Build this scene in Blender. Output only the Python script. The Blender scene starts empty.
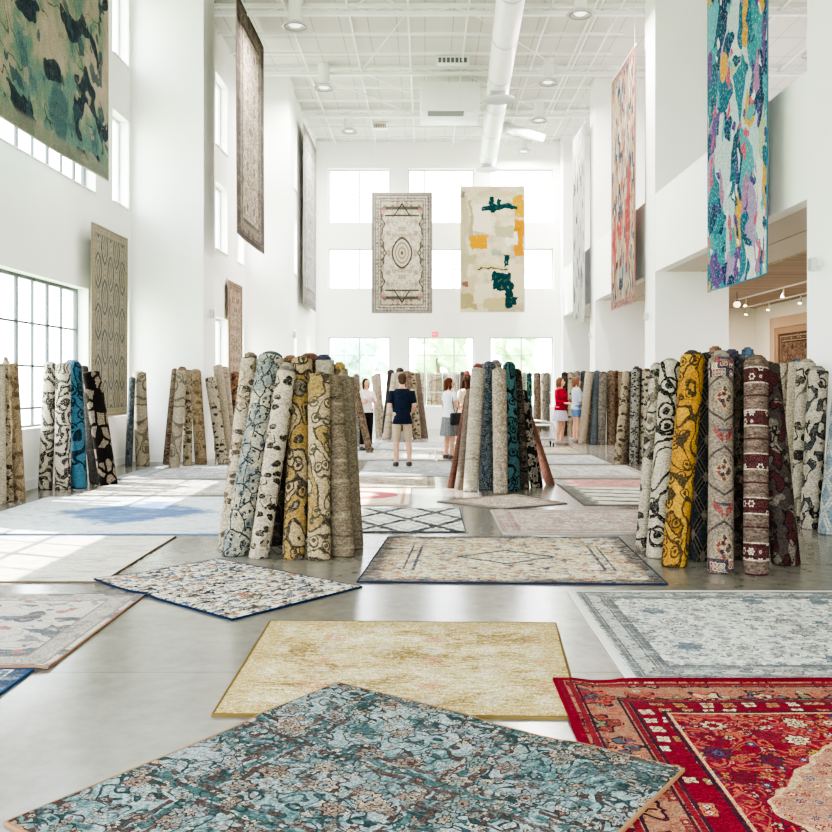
import bpy, bmesh, math, random
from mathutils import Vector, Matrix, Quaternion
PI = math.pi
random.seed(7)
SC = bpy.context.scene
COL = SC.collection
CH, F, XV, YH = 1.55, 910.0, 425.0, 382.0     # eye height, focal length in px, vanishing point

def dep(y): return CH * F / (y - YH)
def FP(x, y):
    d = dep(y); return Vector(((x - XV) * d / F, d, 0.0))
def hexc(h):
    h = h.lstrip('#'); out = []
    for i in (0, 2, 4):
        c = int(h[i:i+2], 16) / 255
        out.append(c / 12.92 if c <= .04045 else ((c + .055) / 1.055) ** 2.4)
    return (*out, 1.0)

# ------------------------------------------------------------------ objects
def link(o, parent=None):
    COL.objects.link(o)
    if parent is not None: o.parent = parent
    return o
def empty(name, loc=(0, 0, 0), label=None, cat=None, group=None):
    o = bpy.data.objects.new(name, None); o.empty_display_size = .1
    link(o); o.location = loc
    return tag(o, label, cat, group)
def tag(o, label=None, cat=None, group=None, kind=None):
    if label: o['label'] = label
    if cat: o['category'] = cat
    if group: o['group'] = group
    if kind: o['kind'] = kind
    return o
def obj(name, bm, mat, parent=None, smooth=True):
    me = bpy.data.meshes.new(name)
    bm.normal_update()
    bm.to_mesh(me); bm.free()
    for m in (mat if isinstance(mat, (list, tuple)) else [mat]): me.materials.append(m)
    if smooth:
        me.polygons.foreach_set('use_smooth', [True] * len(me.polygons))
        try: me.set_sharp_from_angle(angle=math.radians(38))
        except Exception: pass
    return link(bpy.data.objects.new(name, me), parent)
def struct(name, bm, mat, parent=None, smooth=False):
    o = obj(name, bm, mat, parent, smooth)
    if parent is None: o['kind'] = 'structure'
    return o

# ------------------------------------------------------------------ mesh helpers
def box(bm, x0, x1, y0, y1, z0, z1, bev=0):
    v = [bm.verts.new((x, y, z)) for x in (x0, x1) for y in (y0, y1) for z in (z0, z1)]
    fs = [bm.faces.new([v[i] for i in f]) for f in ((0,1,3,2),(4,6,7,5),(0,4,5,1),(2,3,7,6),(0,2,6,4),(1,5,7,3))]
    if bev:
        es = {e for f in fs for e in f.edges}
        bmesh.ops.bevel(bm, geom=list(es), offset=bev, segments=2, affect='EDGES', profile=.5)
    return bm
def B(*a, **k): return box(bmesh.new(), *a, **k)
def frame_of(d):
    d = d.normalized()
    a = Vector((0, 0, 1)) if abs(d.z) < .9 else Vector((1, 0, 0))
    x = d.cross(a).normalized(); return x, d.cross(x).normalized()
def tube(bm, pts, rad, n=8, cap=True):
    pts = [Vector(p) for p in pts]
    if not isinstance(rad, (list, tuple)): rad = [rad] * len(pts)
    rings = []; x = None
    for i, p in enumerate(pts):
        d = pts[min(i+1, len(pts)-1)] - pts[max(i-1, 0)]
        if x is None: x, y = frame_of(d)
        else:
            dn = d.normalized(); x = (x - dn * x.dot(dn)).normalized(); y = dn.cross(x)
        rings.append([bm.verts.new(p + (x * math.cos(2*PI*k/n) + y * math.sin(2*PI*k/n)) * rad[i]) for k in range(n)])
    for a, b in zip(rings, rings[1:]):
        for k in range(n): bm.faces.new((a[k], a[(k+1) % n], b[(k+1) % n], b[k]))
    if cap:
        bm.faces.new(rings[0][::-1]); bm.faces.new(rings[-1])
    return bm
def T(pts, rad, n=8, cap=True): 
    bm = tube(bmesh.new(), pts, rad, n, cap); bmesh.ops.recalc_face_normals(bm, faces=bm.faces); return bm
def lathe(bm, prof, n=24, c=(0, 0, 0)):
    rings = []
    for r, z in prof:
        if r < 1e-5: rings.append([bm.verts.new((c[0], c[1], c[2] + z))])
        else: rings.append([bm.verts.new((c[0] + r*math.cos(2*PI*k/n), c[1] + r*math.sin(2*PI*k/n), c[2] + z)) for k in range(n)])
    for a, b in zip(rings, rings[1:]):
        for k in range(n):
            k2 = (k+1) % n
            if len(a) == 1 and len(b) == 1: continue
            if len(a) == 1: bm.faces.new((a[0], b[k2], b[k]))
            elif len(b) == 1: bm.faces.new((a[k], a[k2], b[0]))
            else: bm.faces.new((a[k], a[k2], b[k2], b[k]))
    bmesh.ops.recalc_face_normals(bm, faces=bm.faces)
    return bm
def ball(bm, c, rx, ry, rz, u=16, v=10):
    m = Matrix.Translation(c) @ Matrix.Diagonal((rx, ry, rz, 1))
    bmesh.ops.create_uvsphere(bm, u_segments=u, v_segments=v, radius=1, matrix=m); return bm

# ------------------------------------------------------------------ node language
class S:
    def __init__(s, g, sock): s.g, s.k = g, sock
    def __add__(s, o): return s.g.m('ADD', s, o)
    __radd__ = __add__
    def __sub__(s, o): return s.g.m('SUBTRACT', s, o)
    def __rsub__(s, o): return s.g.m('SUBTRACT', o, s)
    def __mul__(s, o): return s.g.m('MULTIPLY', s, o)
    __rmul__ = __mul__
    def __truediv__(s, o): return s.g.m('DIVIDE', s, o)
    def abs(s): return s.g.m('ABSOLUTE', s)
    def frac(s): return s.g.m('FRACT', s)
    def sin(s): return s.g.m('SINE', s)
    def cos(s): return s.g.m('COSINE', s)
    def lt(s, o): return s.g.m('LESS_THAN', s, o)
    def gt(s, o): return s.g.m('GREATER_THAN', s, o)
    def min(s, o): return s.g.m('MINIMUM', s, o)
    def max(s, o): return s.g.m('MAXIMUM', s, o)
    def inv(s): return s.g.m('SUBTRACT', 1.0, s)
class G:
    def __init__(g, name):
        g.mat = bpy.data.materials.new(name); g.mat.use_nodes = True
        g.nt = g.mat.node_tree; g.nt.nodes.clear()
        g.out = g.nt.nodes.new('ShaderNodeOutputMaterial')
    def n(g, t, **k):
        o = g.nt.nodes.new(t)
        for a, b in k.items(): setattr(o, a, b)
        return o
    def put(g, sock, v):
        if isinstance(v, S): g.nt.links.new(v.k, sock)
        elif v is not None:
            if isinstance(v, str): v = hexc(v)
            sock.default_value = v
    def m(g, op, a, b=None):
        o = g.n('ShaderNodeMath', operation=op); g.put(o.inputs[0], a)
        if b is not None: g.put(o.inputs[1], b)
        return S(g, o.outputs[0])
    def vec(g, u, v, w=0.0):
        o = g.n('ShaderNodeCombineXYZ')
        for i, x in enumerate((u, v, w)): g.put(o.inputs[i], x)
        return S(g, o.outputs[0])
    def sep(g, v):
        o = g.n('ShaderNodeSeparateXYZ'); g.put(o.inputs[0], v); return [S(g, x) for x in o.outputs]
    def uv(g):
        o = g.n('ShaderNodeUVMap'); u, v, _ = g.sep(S(g, o.outputs[0])); return u, v
    def pos(g):
        o = g.n('ShaderNodeTexCoord'); return g.sep(S(g, o.outputs['Object']))
    def noise(g, u, v, scale=1., det=2., rough=.5, w=0., dist=0., col=False):
        o = g.n('ShaderNodeTexNoise'); g.put(o.inputs['Vector'], g.vec(u, v, w))
        o.inputs['Scale'].default_value = scale; o.inputs['Detail'].default_value = det
        o.inputs['Roughness'].default_value = rough; o.inputs['Distortion'].default_value = dist
        if col: return [S(g, x) for x in g._sepc(o.outputs['Color'])]
        return S(g, o.outputs[0])
    def _sepc(g, sock):
        o = g.n('ShaderNodeSeparateColor'); g.nt.links.new(sock, o.inputs[0]); return o.outputs[:3]
    def warp(g, u, v, scale, amt, w=3.3):
        a = g.noise(u, v, scale, 2, .5, w, col=True)
        return u + (a[0] - .5) * amt, v + (a[1] - .5) * amt
    def cell(g, u, v, scale, rand=1., seed=0.):
        """local coords in the nearest voronoi cell (cell units) + a random id"""
        o = g.n('ShaderNodeTexVoronoi', voronoi_dimensions='2D', feature='F1')
        uu, vv = u + seed, v + seed * .37
        g.put(o.inputs['Vector'], g.vec(uu, vv)); o.inputs['Scale'].default_value = scale
        o.inputs['Randomness'].default_value = rand
        px, py, _ = g.sep(S(g, o.outputs['Position']))
        ids = [S(g, x) for x in g._sepc(o.outputs['Color'])]
        lu, lv = (uu - px) * scale, (vv - py) * scale
        return lu, lv, S(g, o.outputs['Distance']), ids
    def edge(g, u, v, scale, rand=1., seed=0.):
        o = g.n('ShaderNodeTexVoronoi', voronoi_dimensions='2D', feature='DISTANCE_TO_EDGE')
        g.put(o.inputs['Vector'], g.vec(u + seed, v)); o.inputs['Scale'].default_value = scale
        o.inputs['Randomness'].default_value = rand
        return S(g, o.outputs['Distance'])
    def petal(g, lu, lv, n=6, amp=.2, ph=0.):
        r = g.m('SQRT', lu * lu + lv * lv); a = g.m('ARCTAN2', lu, lv)
        return r * ((a * float(n) + ph).cos() * amp + 1.0)
    def step(g, x, a, b):
        o = g.n('ShaderNodeMapRange', interpolation_type='SMOOTHSTEP')
        g.put(o.inputs[0], x); o.inputs[1].default_value = a; o.inputs[2].default_value = b
        return S(g, o.outputs[0])
    def band(g, x, c, w): return g.step((x - c).abs(), w * 1.25, w * .75) if False else (x - c).abs().lt(w)
    def mix(g, f, a, b, mode='MIX'):
        o = g.n('ShaderNodeMix', data_type='RGBA', blend_type=mode)
        g.put(o.inputs[0], f); g.put(o.inputs[6], a); g.put(o.inputs[7], b)
        return S(g, o.outputs[2])
    def pick(g, f, cols, interp='CONSTANT', stops=None):
        o = g.n('ShaderNodeValToRGB'); cr = o.color_ramp; cr.interpolation = interp
        n = len(cols)
        stops = stops or [i / n if interp == 'CONSTANT' else i / max(1, n-1) for i in range(n)]
        while len(cr.elements) < n: cr.elements.new(.5)
        for e, c, s in zip(cr.elements, cols, stops): e.position = s; e.color = hexc(c)
        g.put(o.inputs[0], f); return S(g, o.outputs[0])
    def finish(g, col, rough=.9, bump=None, bstr=.3, bdist=.01, spec=.2, **extra):
        b = g.n('ShaderNodeBsdfPrincipled')
        g.put(b.inputs['Base Color'], col); g.put(b.inputs['Roughness'], rough)
        b.inputs['Specular IOR Level'].default_value = spec
        for k, v in extra.items(): g.put(b.inputs[k.replace('_', ' ')], v)
        if bump is not None:
            bn = g.n('ShaderNodeBump'); bn.inputs['Strength'].default_value = bstr
            bn.inputs['Distance'].default_value = bdist
            g.put(bn.inputs['Height'], bump); g.nt.links.new(bn.outputs[0], b.inputs['Normal'])
        g.nt.links.new(b.outputs[0], g.out.inputs[0]); return g.mat
    def weave(g, u, v, col, amt=.35, scale=170., dist=0., distcol='#d8d0c0', dscale=7., sat=.85, val=1., spk=70., spa=.42):
        f = g.noise(u, v * .55, scale, 1.5, .6, 1.7)
        if dist:
            d = g.noise(u * .6, v * 1.6, dscale, 5, .72, 5.1)
            d2 = g.noise(u, v * 1.8, 60, 2, .6, 9.1)
            col = g.mix(g.step(d + (d2 - .5) * .55, .5, .68) * dist, col, distcol)
        k = g.step(f, .25, .75) * amt + (1.0 - amt * .55)
        sp = g.noise(u * .8, v * 1.25, spk, 2, .7, 21.7)
        k = k * (g.step(sp, .34, .66) * spa + (1.0 - spa * .62))
        col = g.mix(1.0, col, g.vec3(k), 'MULTIPLY')
        hs = g.n('ShaderNodeHueSaturation'); hs.inputs['Saturation'].default_value = sat; hs.inputs['Value'].default_value = val
        g.put(hs.inputs['Color'], col); col = S(g, hs.outputs[0])
        return g.finish(col, .95, f, .5, .004, .12)
    def vec3(g, k):
        o = g.n('ShaderNodeCombineColor')
        for i in range(3): g.put(o.inputs[i], k)
        return S(g, o.outputs[0])

MC = {}
def plain(name, c, rough=.6, metal=0., spec=.4, emit=None, est=0., nz=.06):
    if name in MC: return MC[name]
    g = G(name); x, y, z = g.pos()
    n = g.noise(x, y, 6., 3, .6, 0.) if nz else None
    col = g.mix(1.0, c, g.vec3(n * nz * 2 + (1 - nz)), 'MULTIPLY') if nz else c
    ex = {}
    m = g.finish(col, rough, spec=spec, Metallic=metal)
    if emit:
        b = [k for k in g.nt.nodes if k.type == 'BSDF_PRINCIPLED'][0]
        b.inputs['Emission Color'].default_value = hexc(emit); b.inputs['Emission Strength'].default_value = est
    MC[name] = m; return m

# ------------------------------------------------------------------ setting materials
def m_wall(name, c, rough=.75):
    g = G(name); x, y, z = g.pos()
    n = g.noise(x + y, z, 1.2, 3, .6)
    f = g.noise(x + y * 1.3, z, 90., 2, .6)
    return g.finish(g.mix(1.0, c, g.vec3(n * .05 + .965), 'MULTIPLY'), rough, f, .05, .003, .25)
WALL = m_wall('white_plaster', '#f4f3f1')
WALLW = m_wall('warm_white_plaster', '#ece4d6')
def m_floor():
    g = G('polished_concrete'); x, y, z = g.pos()
    n = g.noise(x, y, .7, 5, .65); n2 = g.noise(x, y, 9., 4, .7, 2.); sp = g.noise(x, y, 160., 1, .5, 4.)
    col = g.pick(n * .6 + n2 * .4, ['#68615a', '#7d776f', '#908a83'], 'LINEAR', [.3, .5, .72])
    col = g.mix(g.step(sp, .66, .76) * .25, col, '#6f6a64')
    jx = (((x + 2.4) / 4.8).frac() - .5).abs(); jy = (((y - 4.86) / 4.9 + .5).frac() - .5).abs()
    j = (jy * 4.9).lt(.006).max((jx * 4.8 - 2.4 ).abs().lt(.0001))
    col = g.mix(j * .7, col, '#55514c')
    return g.finish(col, g.step(n2, .3, .7) * .05 + .17, spec=.6)
FLOOR = m_floor()
def m_ceil():
    g = G('white_ceiling_deck'); x, y, z = g.pos()
    a = ((x / .62).frac() - .5).abs().gt(.485); b = ((y / 1.22).frac() - .5).abs().gt(.488)
    rid = g.noise((x / .62), (y / 1.22), 1.0, 0, .5)
    n = g.noise(x, y, 1.2, 3, .6)
    col = g.mix(a.max(b) * .75, g.mix(1.0, '#d0cdc8', g.vec3(n * .12 + .94), 'MULTIPLY'), '#98958f')
    return g.finish(col, .85, spec=.1)
CEIL = m_ceil()
def m_wood(name, c1, c2, w, along='x'):
    g = G(name); x, y, z = g.pos()
    p, q = (y, x) if along == 'x' else (x, y)
    k = p / w; idn = g.m('FLOOR', k)
    gr = g.noise(q * .5 + idn * 3.1, p * 14., 2.2, 4, .65); tone = g.noise(idn, 0., 3.7, 0)
    col = g.pick(gr * .6 + tone * .4, [c1, c2], 'LINEAR', [.3, .7])
    col = g.mix(((k).frac() - .5).abs().gt(.47) * .75, col, '#2e231b')
    return g.finish(col, .6, gr, .2, .01, .3)
WOODC = m_wood('reclaimed_wood_planks', '#8d7869', '#bda896', .19)
WOODF = m_wood('pale_wood', '#a88a70', '#c4a88c', .4, 'y')
WMETAL = plain('white_painted_metal', '#e9e9e7', .45)
GMETAL = plain('dark_window_frame', '#4e5458', .5)
LMETAL = plain('light_window_frame', '#b9bfc2', .5)
CHROME = plain('brushed_chrome', '#c8c8c6', .28, 1.0)
def m_glass():
    g = G('window_glass')
    t = g.n('ShaderNodeBsdfTransparent'); t.inputs[0].default_value = (.97, .985, .98, 1)
    s = g.n('ShaderNodeBsdfGlossy'); s.inputs[1].default_value = .02
    fr = g.n('ShaderNodeFresnel'); fr.inputs[0].default_value = 1.25
    mx = g.n('ShaderNodeMixShader'); L = g.nt.links
    L.new(fr.outputs[0], mx.inputs[0]); L.new(t.outputs[0], mx.inputs[1]); L.new(s.outputs[0], mx.inputs[2])
    L.new(mx.outputs[0], g.out.inputs[0]); return g.mat
GLASS = m_glass()

# ------------------------------------------------------------------ room shell
CZ = 9.4            # ceiling height
LX, L2, L3 = -5.7, -4.6, -3.55
RX, RO = 4.4, 9.3
BY = 29.65
def wall_holes(name, M, a0, a1, z0, z1, th, holes, mat, extra=None):
    """wall in local (a, z); M maps (a, depth, z) to the world; depth runs outwards"""
    bm = bmesh.new()
    As = sorted({a0, a1, *[h for q in holes for h in q[:2]]}); Zs = sorted({z0, z1, *[h for q in holes for h in q[2:]]})
    solid = lambda i, j: 0 <= i < len(As)-1 and 0 <= j < len(Zs)-1 and not any(
        q[0] <= (As[i]+As[i+1])/2 <= q[1] and q[2] <= (Zs[j]+Zs[j+1])/2 <= q[3] for q in holes)
    vs = {}
    def V(i, j, k):
        if (i, j, k) not in vs: vs[i, j, k] = bm.verts.new(M(As[i], k * th, Zs[j]))
        return vs[i, j, k]
    for i in range(len(As)-1):
        for j in range(len(Zs)-1):
            if not solid(i, j): continue
            for k in (0, 1): bm.faces.new([V(i,j,k), V(i+1,j,k), V(i+1,j+1,k), V(i,j+1,k)])
            for (di, dj, p, q) in ((-1,0,(i,j),(i,j+1)), (1,0,(i+1,j),(i+1,j+1)), (0,-1,(i,j),(i+1,j)), (0,1,(i,j+1),(i+1,j+1))):
                if not solid(i+di, j+dj): bm.faces.new([V(*p,0), V(*q,0), V(*q,1), V(*p,1)])
    bmesh.ops.recalc_face_normals(bm, faces=bm.faces)
    if extra: extra(bm)
    return struct(name, bm, mat)
WN = [0]
def window(M, a0, a1, z0, z1, th, vbars, hbars, fm=GMETAL, fw=.05, bw=.03, heavy=(), sill=True):
    WN[0] += 1
    bm = bmesh.new(); d0, d1 = th * .55, th * .55 + .06
    def bx(p0, p1, q0, q1, e0=d0, e1=d1):
        pts = [Vector(M(a, d, z)) for a in (p0, p1) for d in (e0, e1) for z in (q0, q1)]
        lo = [min(p[i] for p in pts) for i in range(3)]; hi = [max(p[i] for p in pts) for i in range(3)]
        box(bm, lo[0], hi[0], lo[1], hi[1], lo[2], hi[2])
    bx(a0, a0+fw, z0, z1); bx(a1-fw, a1, z0, z1); bx(a0+fw, a1-fw, z0, z0+fw); bx(a0+fw, a1-fw, z1-fw, z1)
    for a in vbars:
        w = bw * (1.9 if a in heavy else 1) / 2; bx(a-w, a+w, z0+fw, z1-fw, d0+.01, d1-.01)
    for z in hbars: bx(a0+fw, a1-fw, z-bw/2, z+bw/2, d0+.012, d1-.012)
    root = struct('window_%d' % WN[0], bm, fm)
    g = bmesh.new(); d = th * .55 + .03
    g.faces.new([g.verts.new(M(a, d, z)) for a, z in ((a0+.02, z0+.02), (a1-.02, z0+.02), (a1-.02, z1-.02), (a0+.02, z1-.02))])
    obj('glass_pane', g, GLASS, root, False)
    if sill:
        bm = bmesh.new(); bx(a0+.002, a1-.002, z0, z0+.02, -.03, d0-.002); obj('window_sill', bm, WMETAL, root, False)
    return root

ML = lambda X: (lambda a, d, z: (X - d, a, z))          # left walls, outwards = -X
MB = lambda Y: (lambda a, d, z: (a, Y + d, z))          # back wall, outwards = +Y
# --- left wall, first bay
big = [(11.95, 15.4, .86, 3.12), (5.7, 10.2, .86, 3.12), (-1.0, 3.4, .86, 3.12)]
up = [(10.3, 15.75, 4.8, 7.4)]
slitA = [(16.6, 17.5, .9, 3.1), (16.6, 17.5, 4.85, 6.55), (16.6, 17.5, 7.57, 9.1)]
wall_holes('wall_left', ML(LX), -4.5, 17.66, 0, CZ, .32, big + up + slitA, WALL)
for a0, a1, z0, z1 in big:
    vb = [a1 - .1 - .54 * k for k in range(1, 8) if a1 - .1 - .54 * k > a0 + .1]
    window(ML(LX), a0, a1, z0, z1, .32, vb, [2.43, 1.79, 1.16], heavy=vb[1::2])
for a0, a1, z0, z1 in up:
    vb = [15.3 - .54 * k for k in range(0, 9)]
    window(ML(LX), a0, a1, z0, z1, .32, vb, [6.1], heavy=vb[0::2])
for a0, a1, z0, z1 in slitA: window(ML(LX), a0, a1, z0, z1, .32, [a0 + .42], [], LMETAL)
# --- second and third bays
sl2 = [(a, b, z0, z1) for a, b in ((20.0, 21.2), (22.25, 23.1)) for z0, z1 in ((.8, 3.0), (4.48, 6.0), (6.78, 8.39))]
wall_holes('wall_left_middle', ML(L2), 18.56, 23.3, 0, CZ, .3, sl2, WALL)
for a0, a1, z0, z1 in sl2: window(ML(L2), a0, a1, z0, z1, .3, [a0 + .42], [], LMETAL)
sl3 = [(a, b, z0, z1) for a, b in ((24.35, 25.2), (27.2, 28.2)) for z0, z1 in ((.8, 3.0), (4.48, 6.0), (6.78, 8.39))]
wall_holes('wall_left_far', ML(L3), 24.2, BY, 0, CZ, .3, sl3, WALL)
for a0, a1, z0, z1 in sl3: window(ML(L3), a0, a1, z0, z1, .3, [(a0 + a1) / 2], [], LMETAL)
def pier(name, x0, x1, y0, y1): return struct(name, B(x0, x1, y0, y1, 0, CZ), WALL)
pier('wall_left_pier', LX - .3, -4.3, 17.66, 18.56)
pier('wall_left_far_pier', -4.9, -3.48, 23.3, 24.2)
# --- back wall
px = lambda x: (x - XV) * BY / F
pz = lambda y: CH + (YH - y) * BY / F
cols = [(px(328), px(390)), (px(408), px(474)), (px(490), px(553.5))]
rows = [(pz(223), pz(168.5)), (pz(289), pz(248)), (.75, pz(337))]
hb = [(a, b, c, d) for a, b in cols for c, d in rows]
wall_holes('wall_back', MB(BY), L3 - .3, 11.3, 0, CZ, .3, hb, WALL)
for a0, a1, z0, z1 in hb:
    low = z0 < 1
    q = (a1 - a0) / 4
    if a0 == cols[1][0]: vb, hv = [a0 + q, a0 + 2.8*q], [a0 + q, a0 + 2.8*q]
    else: vb, hv = [a0 + q, a0 + 2*q, a0 + 3*q], [a0 + 2*q]
    window(MB(BY), a0, a1, z0, z1, .3, vb, [z1 - .6, z1 - 1.2, z1 - 1.8] if low else [(z0 + z1) / 2], LMETAL, .045, .022, heavy=hv, sill=False)
# --- right piers, mezzanine and side wall
for nm, y0, y1 in (('wall_right_near_pier', 9.83, 10.48), ('wall_right_pier', 17.4, 18.2), ('wall_right_middle_pier', 23.55, 24.27), ('wall_right_far_pier', 29.0, BY)):
    pier(nm, RX, 5.81, y0, y1)
SZ0, SZ1 = 3.66, 5.14
mz = struct('mezzanine', B(RX + .02, 11.3, -4.5, BY, SZ0 + .03, 4.05), WALL)
obj('parapet', B(RX + .004, RX + .2, -4.5, BY, SZ0, SZ1), WALL, mz, False)
obj('drywall_soffit', B(RX + .2, 6.13, -4.5, BY, SZ0, SZ0 + .03), m_wall('beige_drywall', '#cfc6bb'), mz, False)
obj('soffit_joint', B(5.29, 5.31, -4.5, BY, SZ0 - .004, SZ0), plain('joint_grey', '#8d867e'), mz, False)
obj('plank_ceiling', B(6.13, 9.35, -4.5, BY, SZ0 - .03, SZ0 + .03), WOODC, mz, False)
struct('wall_right', B(RO, RO + .2, -4.5, BY, 0, SZ0 + .03), WALLW)
struct('wall_right_inner', B(5.85, RO, 25.6, 25.8, 0, SZ0 - .03), WALLW)
struct('wall_right_upper', B(11.1, 11.3, -4.5, BY, 4.05, CZ), WALL)
struct('floor', B(-6.2, 11.5, -4.6, BY + .3, -.2, 0), FLOOR)
# wall behind the viewer: glazed shopfront
fr = [(-4.8, -1.0, .1, 6.8), (-.6, 3.6, .1, 6.8)]
MF = lambda a, d, z: (a, -4.5 - d, z)
wall_holes('wall_front', MF, LX - .32, 11.3, 0, CZ, .3, fr, WALL)
for a0, a1, z0, z1 in fr: window(MF, a0, a1, z0, z1, .3, [a0 + 1.3, a0 + 2.6], [2.3, 4.6], LMETAL, sill=False)
bm = bmesh.new()
for (x0, x1, y0, y1) in ((LX, LX + .02, -4.5, 17.66), (LX, -4.3, 17.64, 17.66), (-4.3, -4.28, 17.64, 18.56), (L2, L2 + .02, 18.56, 23.3), (L2 + .02, -3.48, 23.28, 23.3), (-3.48, -3.46, 23.28, 24.2)):
    box(bm, x0, x1, y0, y1, .0, .14)
struct('baseboard_left', bm, WMETAL)
bm = bmesh.new()
for y0, y1 in ((9.83, 10.48), (17.4, 18.2), (23.55, 24.27), (29.0, 29.6)):
    box(bm, RX - .015, RX, y0 - .015, y1, 0, .12); box(bm, RX, 5.81, y0 - .015, y0, 0, .12)
struct('baseboard_right', bm, WMETAL)
# --- ceiling with its steelwork
ce = struct('ceiling', B(-6.2, 11.5, -4.8, BY + .3, CZ, CZ + .2), CEIL)
for y in (-1., 3.6, 7.6, 11.5, 15.2, 18.9, 22.6, 26.2):
    bm = bmesh.new(); box(bm, L3 - 1.9 if y < 23 else L3, 11, y - .05, y + .05, 9.16, 9.24); box(bm, L3 - 1.9 if y < 23 else L3, 11, y - .04, y + .04, 9.33, 9.4)
    x = -3.3
    while x < 10:
        tube(bm, [(x, y, 9.24), (x + .35, y, 9.34)], .012, 5); tube(bm, [(x + .35, y, 9.34), (x + .7, y, 9.24)], .012, 5); x += .7
    obj('roof_joist', bm, WMETAL, ce, False)
for y in (16.4, 17.6, 20.2, 21.4, 23.9, 25.0, 27.6, 28.7):
    obj('cross_rail', B(L3 if y > 24 else L2, RX, y - .02, y + .02, 9.26, 9.31), WMETAL, ce, False)
for x in (-2.9, -1.6, -.35, .9, 2.6, 3.5, 3.62, 4.05, 6.2, 7.4, 8.8):
    obj('conduit', T([(x, 8, 9.28), (x, BY, 9.28)], .022, 8), WMETAL, ce)
for (x0, y0, x1, y1) in ((-2.9, 15.2, -.35, 18.9), (-.35, 18.9, -1.6, 22.6), (-1.6, 22.6, .9, 26.2), (.9, 18.9, 3.5, 22.6), (3.5, 22.6, .9, 26.2), (.9, 22.6, 3.5, 26.2), (-2.9, 22.6, -.35, 26.2), (2.6, 26.2, .9, 29.4), (-1.6, 18.9, .9, 15.2)):
    obj('brace_rod', T([(x0, y0, 9.25), (x1, y1, 9.25)], .014, 6), WMETAL, ce)

# ------------------------------------------------------------------ outdoors
grass = G('lawn'); x_, y_, z_ = grass.pos()
GR = grass.finish(grass.pick(grass.noise(x_, y_, 3., 4, .7), ['#8fa678', '#b9c9a0'], 'LINEAR'), .9)
struct('ground', B(-60, 60, -40, 90, -.5, -.21), GR)
def m_leaf(name, a, b):
    g = G(name); x, y, z = g.pos(); n = g.noise(x + z, y + z * .7, 3., 5, .75)
    return g.finish(g.pick(n, [a, b, '#eef5e4'], 'LINEAR', [.3, .55, .8]), .9, n, .8, .2)
LEAF = [m_leaf('pale_foliage', '#7fa06a', '#b8d09c'), m_leaf('cool_foliage', '#7ba39a', '#b9d8cf')]
TRUNK = plain('bark', '#7a6a58', .9)
def tree(x, y, h, r, k, lab):
    t = empty('tree', (x, y, -.21), lab, 'tree', 'trees outside the windows')
    obj('trunk', T([(0, 0, 0), (.1, 0, h * .4), (0, .1, h * .7)], [.2, .15, .06]), TRUNK, t)
    bm = bmesh.new(); rnd = random.Random(int(x * 10 + y))
    for i in range(26):
        a = rnd.random() * 2 * PI; q = rnd.random() ** .5 * r; z = h * (.2 + .75 * rnd.random())
        s = r * (.28 + .25 * rnd.random())
        bmesh.ops.create_icosphere(bm, subdivisions=2, radius=s, matrix=Matrix.Translation((q * math.cos(a), q * math.sin(a), z)))
    for v in bm.verts: v.co += Vector((rnd.uniform(-1, 1), rnd.uniform(-1, 1), rnd.uniform(-1, 1))) * .09
    obj('crown', bm, LEAF[k], t)
for x, y, h, r, k, lab in ((-2.6, 36, 3.6, .95, 1, 'cool green tree seen through the back left window'), (.5, 37, 3.9, 1.0, 0, 'green tree outside the middle back window'),
        (3.4, 36, 4.0, .95, 0, 'light green tree outside the right back window'), (6.4, 38, 3.7, 1.0, 0, 'green tree past the right end of the back wall'),
        (-11, 18.5, 3.2, .95, 0, 'pale green tree outside the gridded left window'), (-12, 22.5, 3.5, 1.0, 0, 'pale tree farther along outside left wall')):
    tree(x, y, h, r, k, lab)

# ------------------------------------------------------------------ rug patterns (all in metres of uv)
def flower(g, u, v, scale, col, outline, cols, rand=.6, seed=0., n=6, r0=.36, amp=.18, keep=0., idk=0):
    lu, lv, d, ids = g.cell(u, v, scale, rand, seed)
    r = g.petal(lu, lv, n, amp)
    on = ids[2].gt(keep) if keep > 0 else 1.0
    col = g.mix(r.lt(r0) * on, col, outline)
    col = g.mix(r.lt(r0 * .84) * on, col, g.pick(ids[idk], cols))
    r2 = g.petal(lu, lv, n, -amp)
    col = g.mix(r2.lt(r0 * .5) * on, col, outline)
    col = g.mix(r2.lt(r0 * .38) * on, col, g.pick(ids[1], cols[::-1]))
    return g.mix(r2.lt(r0 * .15) * on, col, outline)
def vine(g, u, v, scale, col, c, w=.02, lvl=(.5,), seed=0., det=1.):
    n = g.noise(u, v, scale, det, .5, seed)
    f = None
    for l in lvl:
        b = (n - l).abs().lt(w); f = b if f is None else f.max(b)
    return g.mix(f, col, c)
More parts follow.
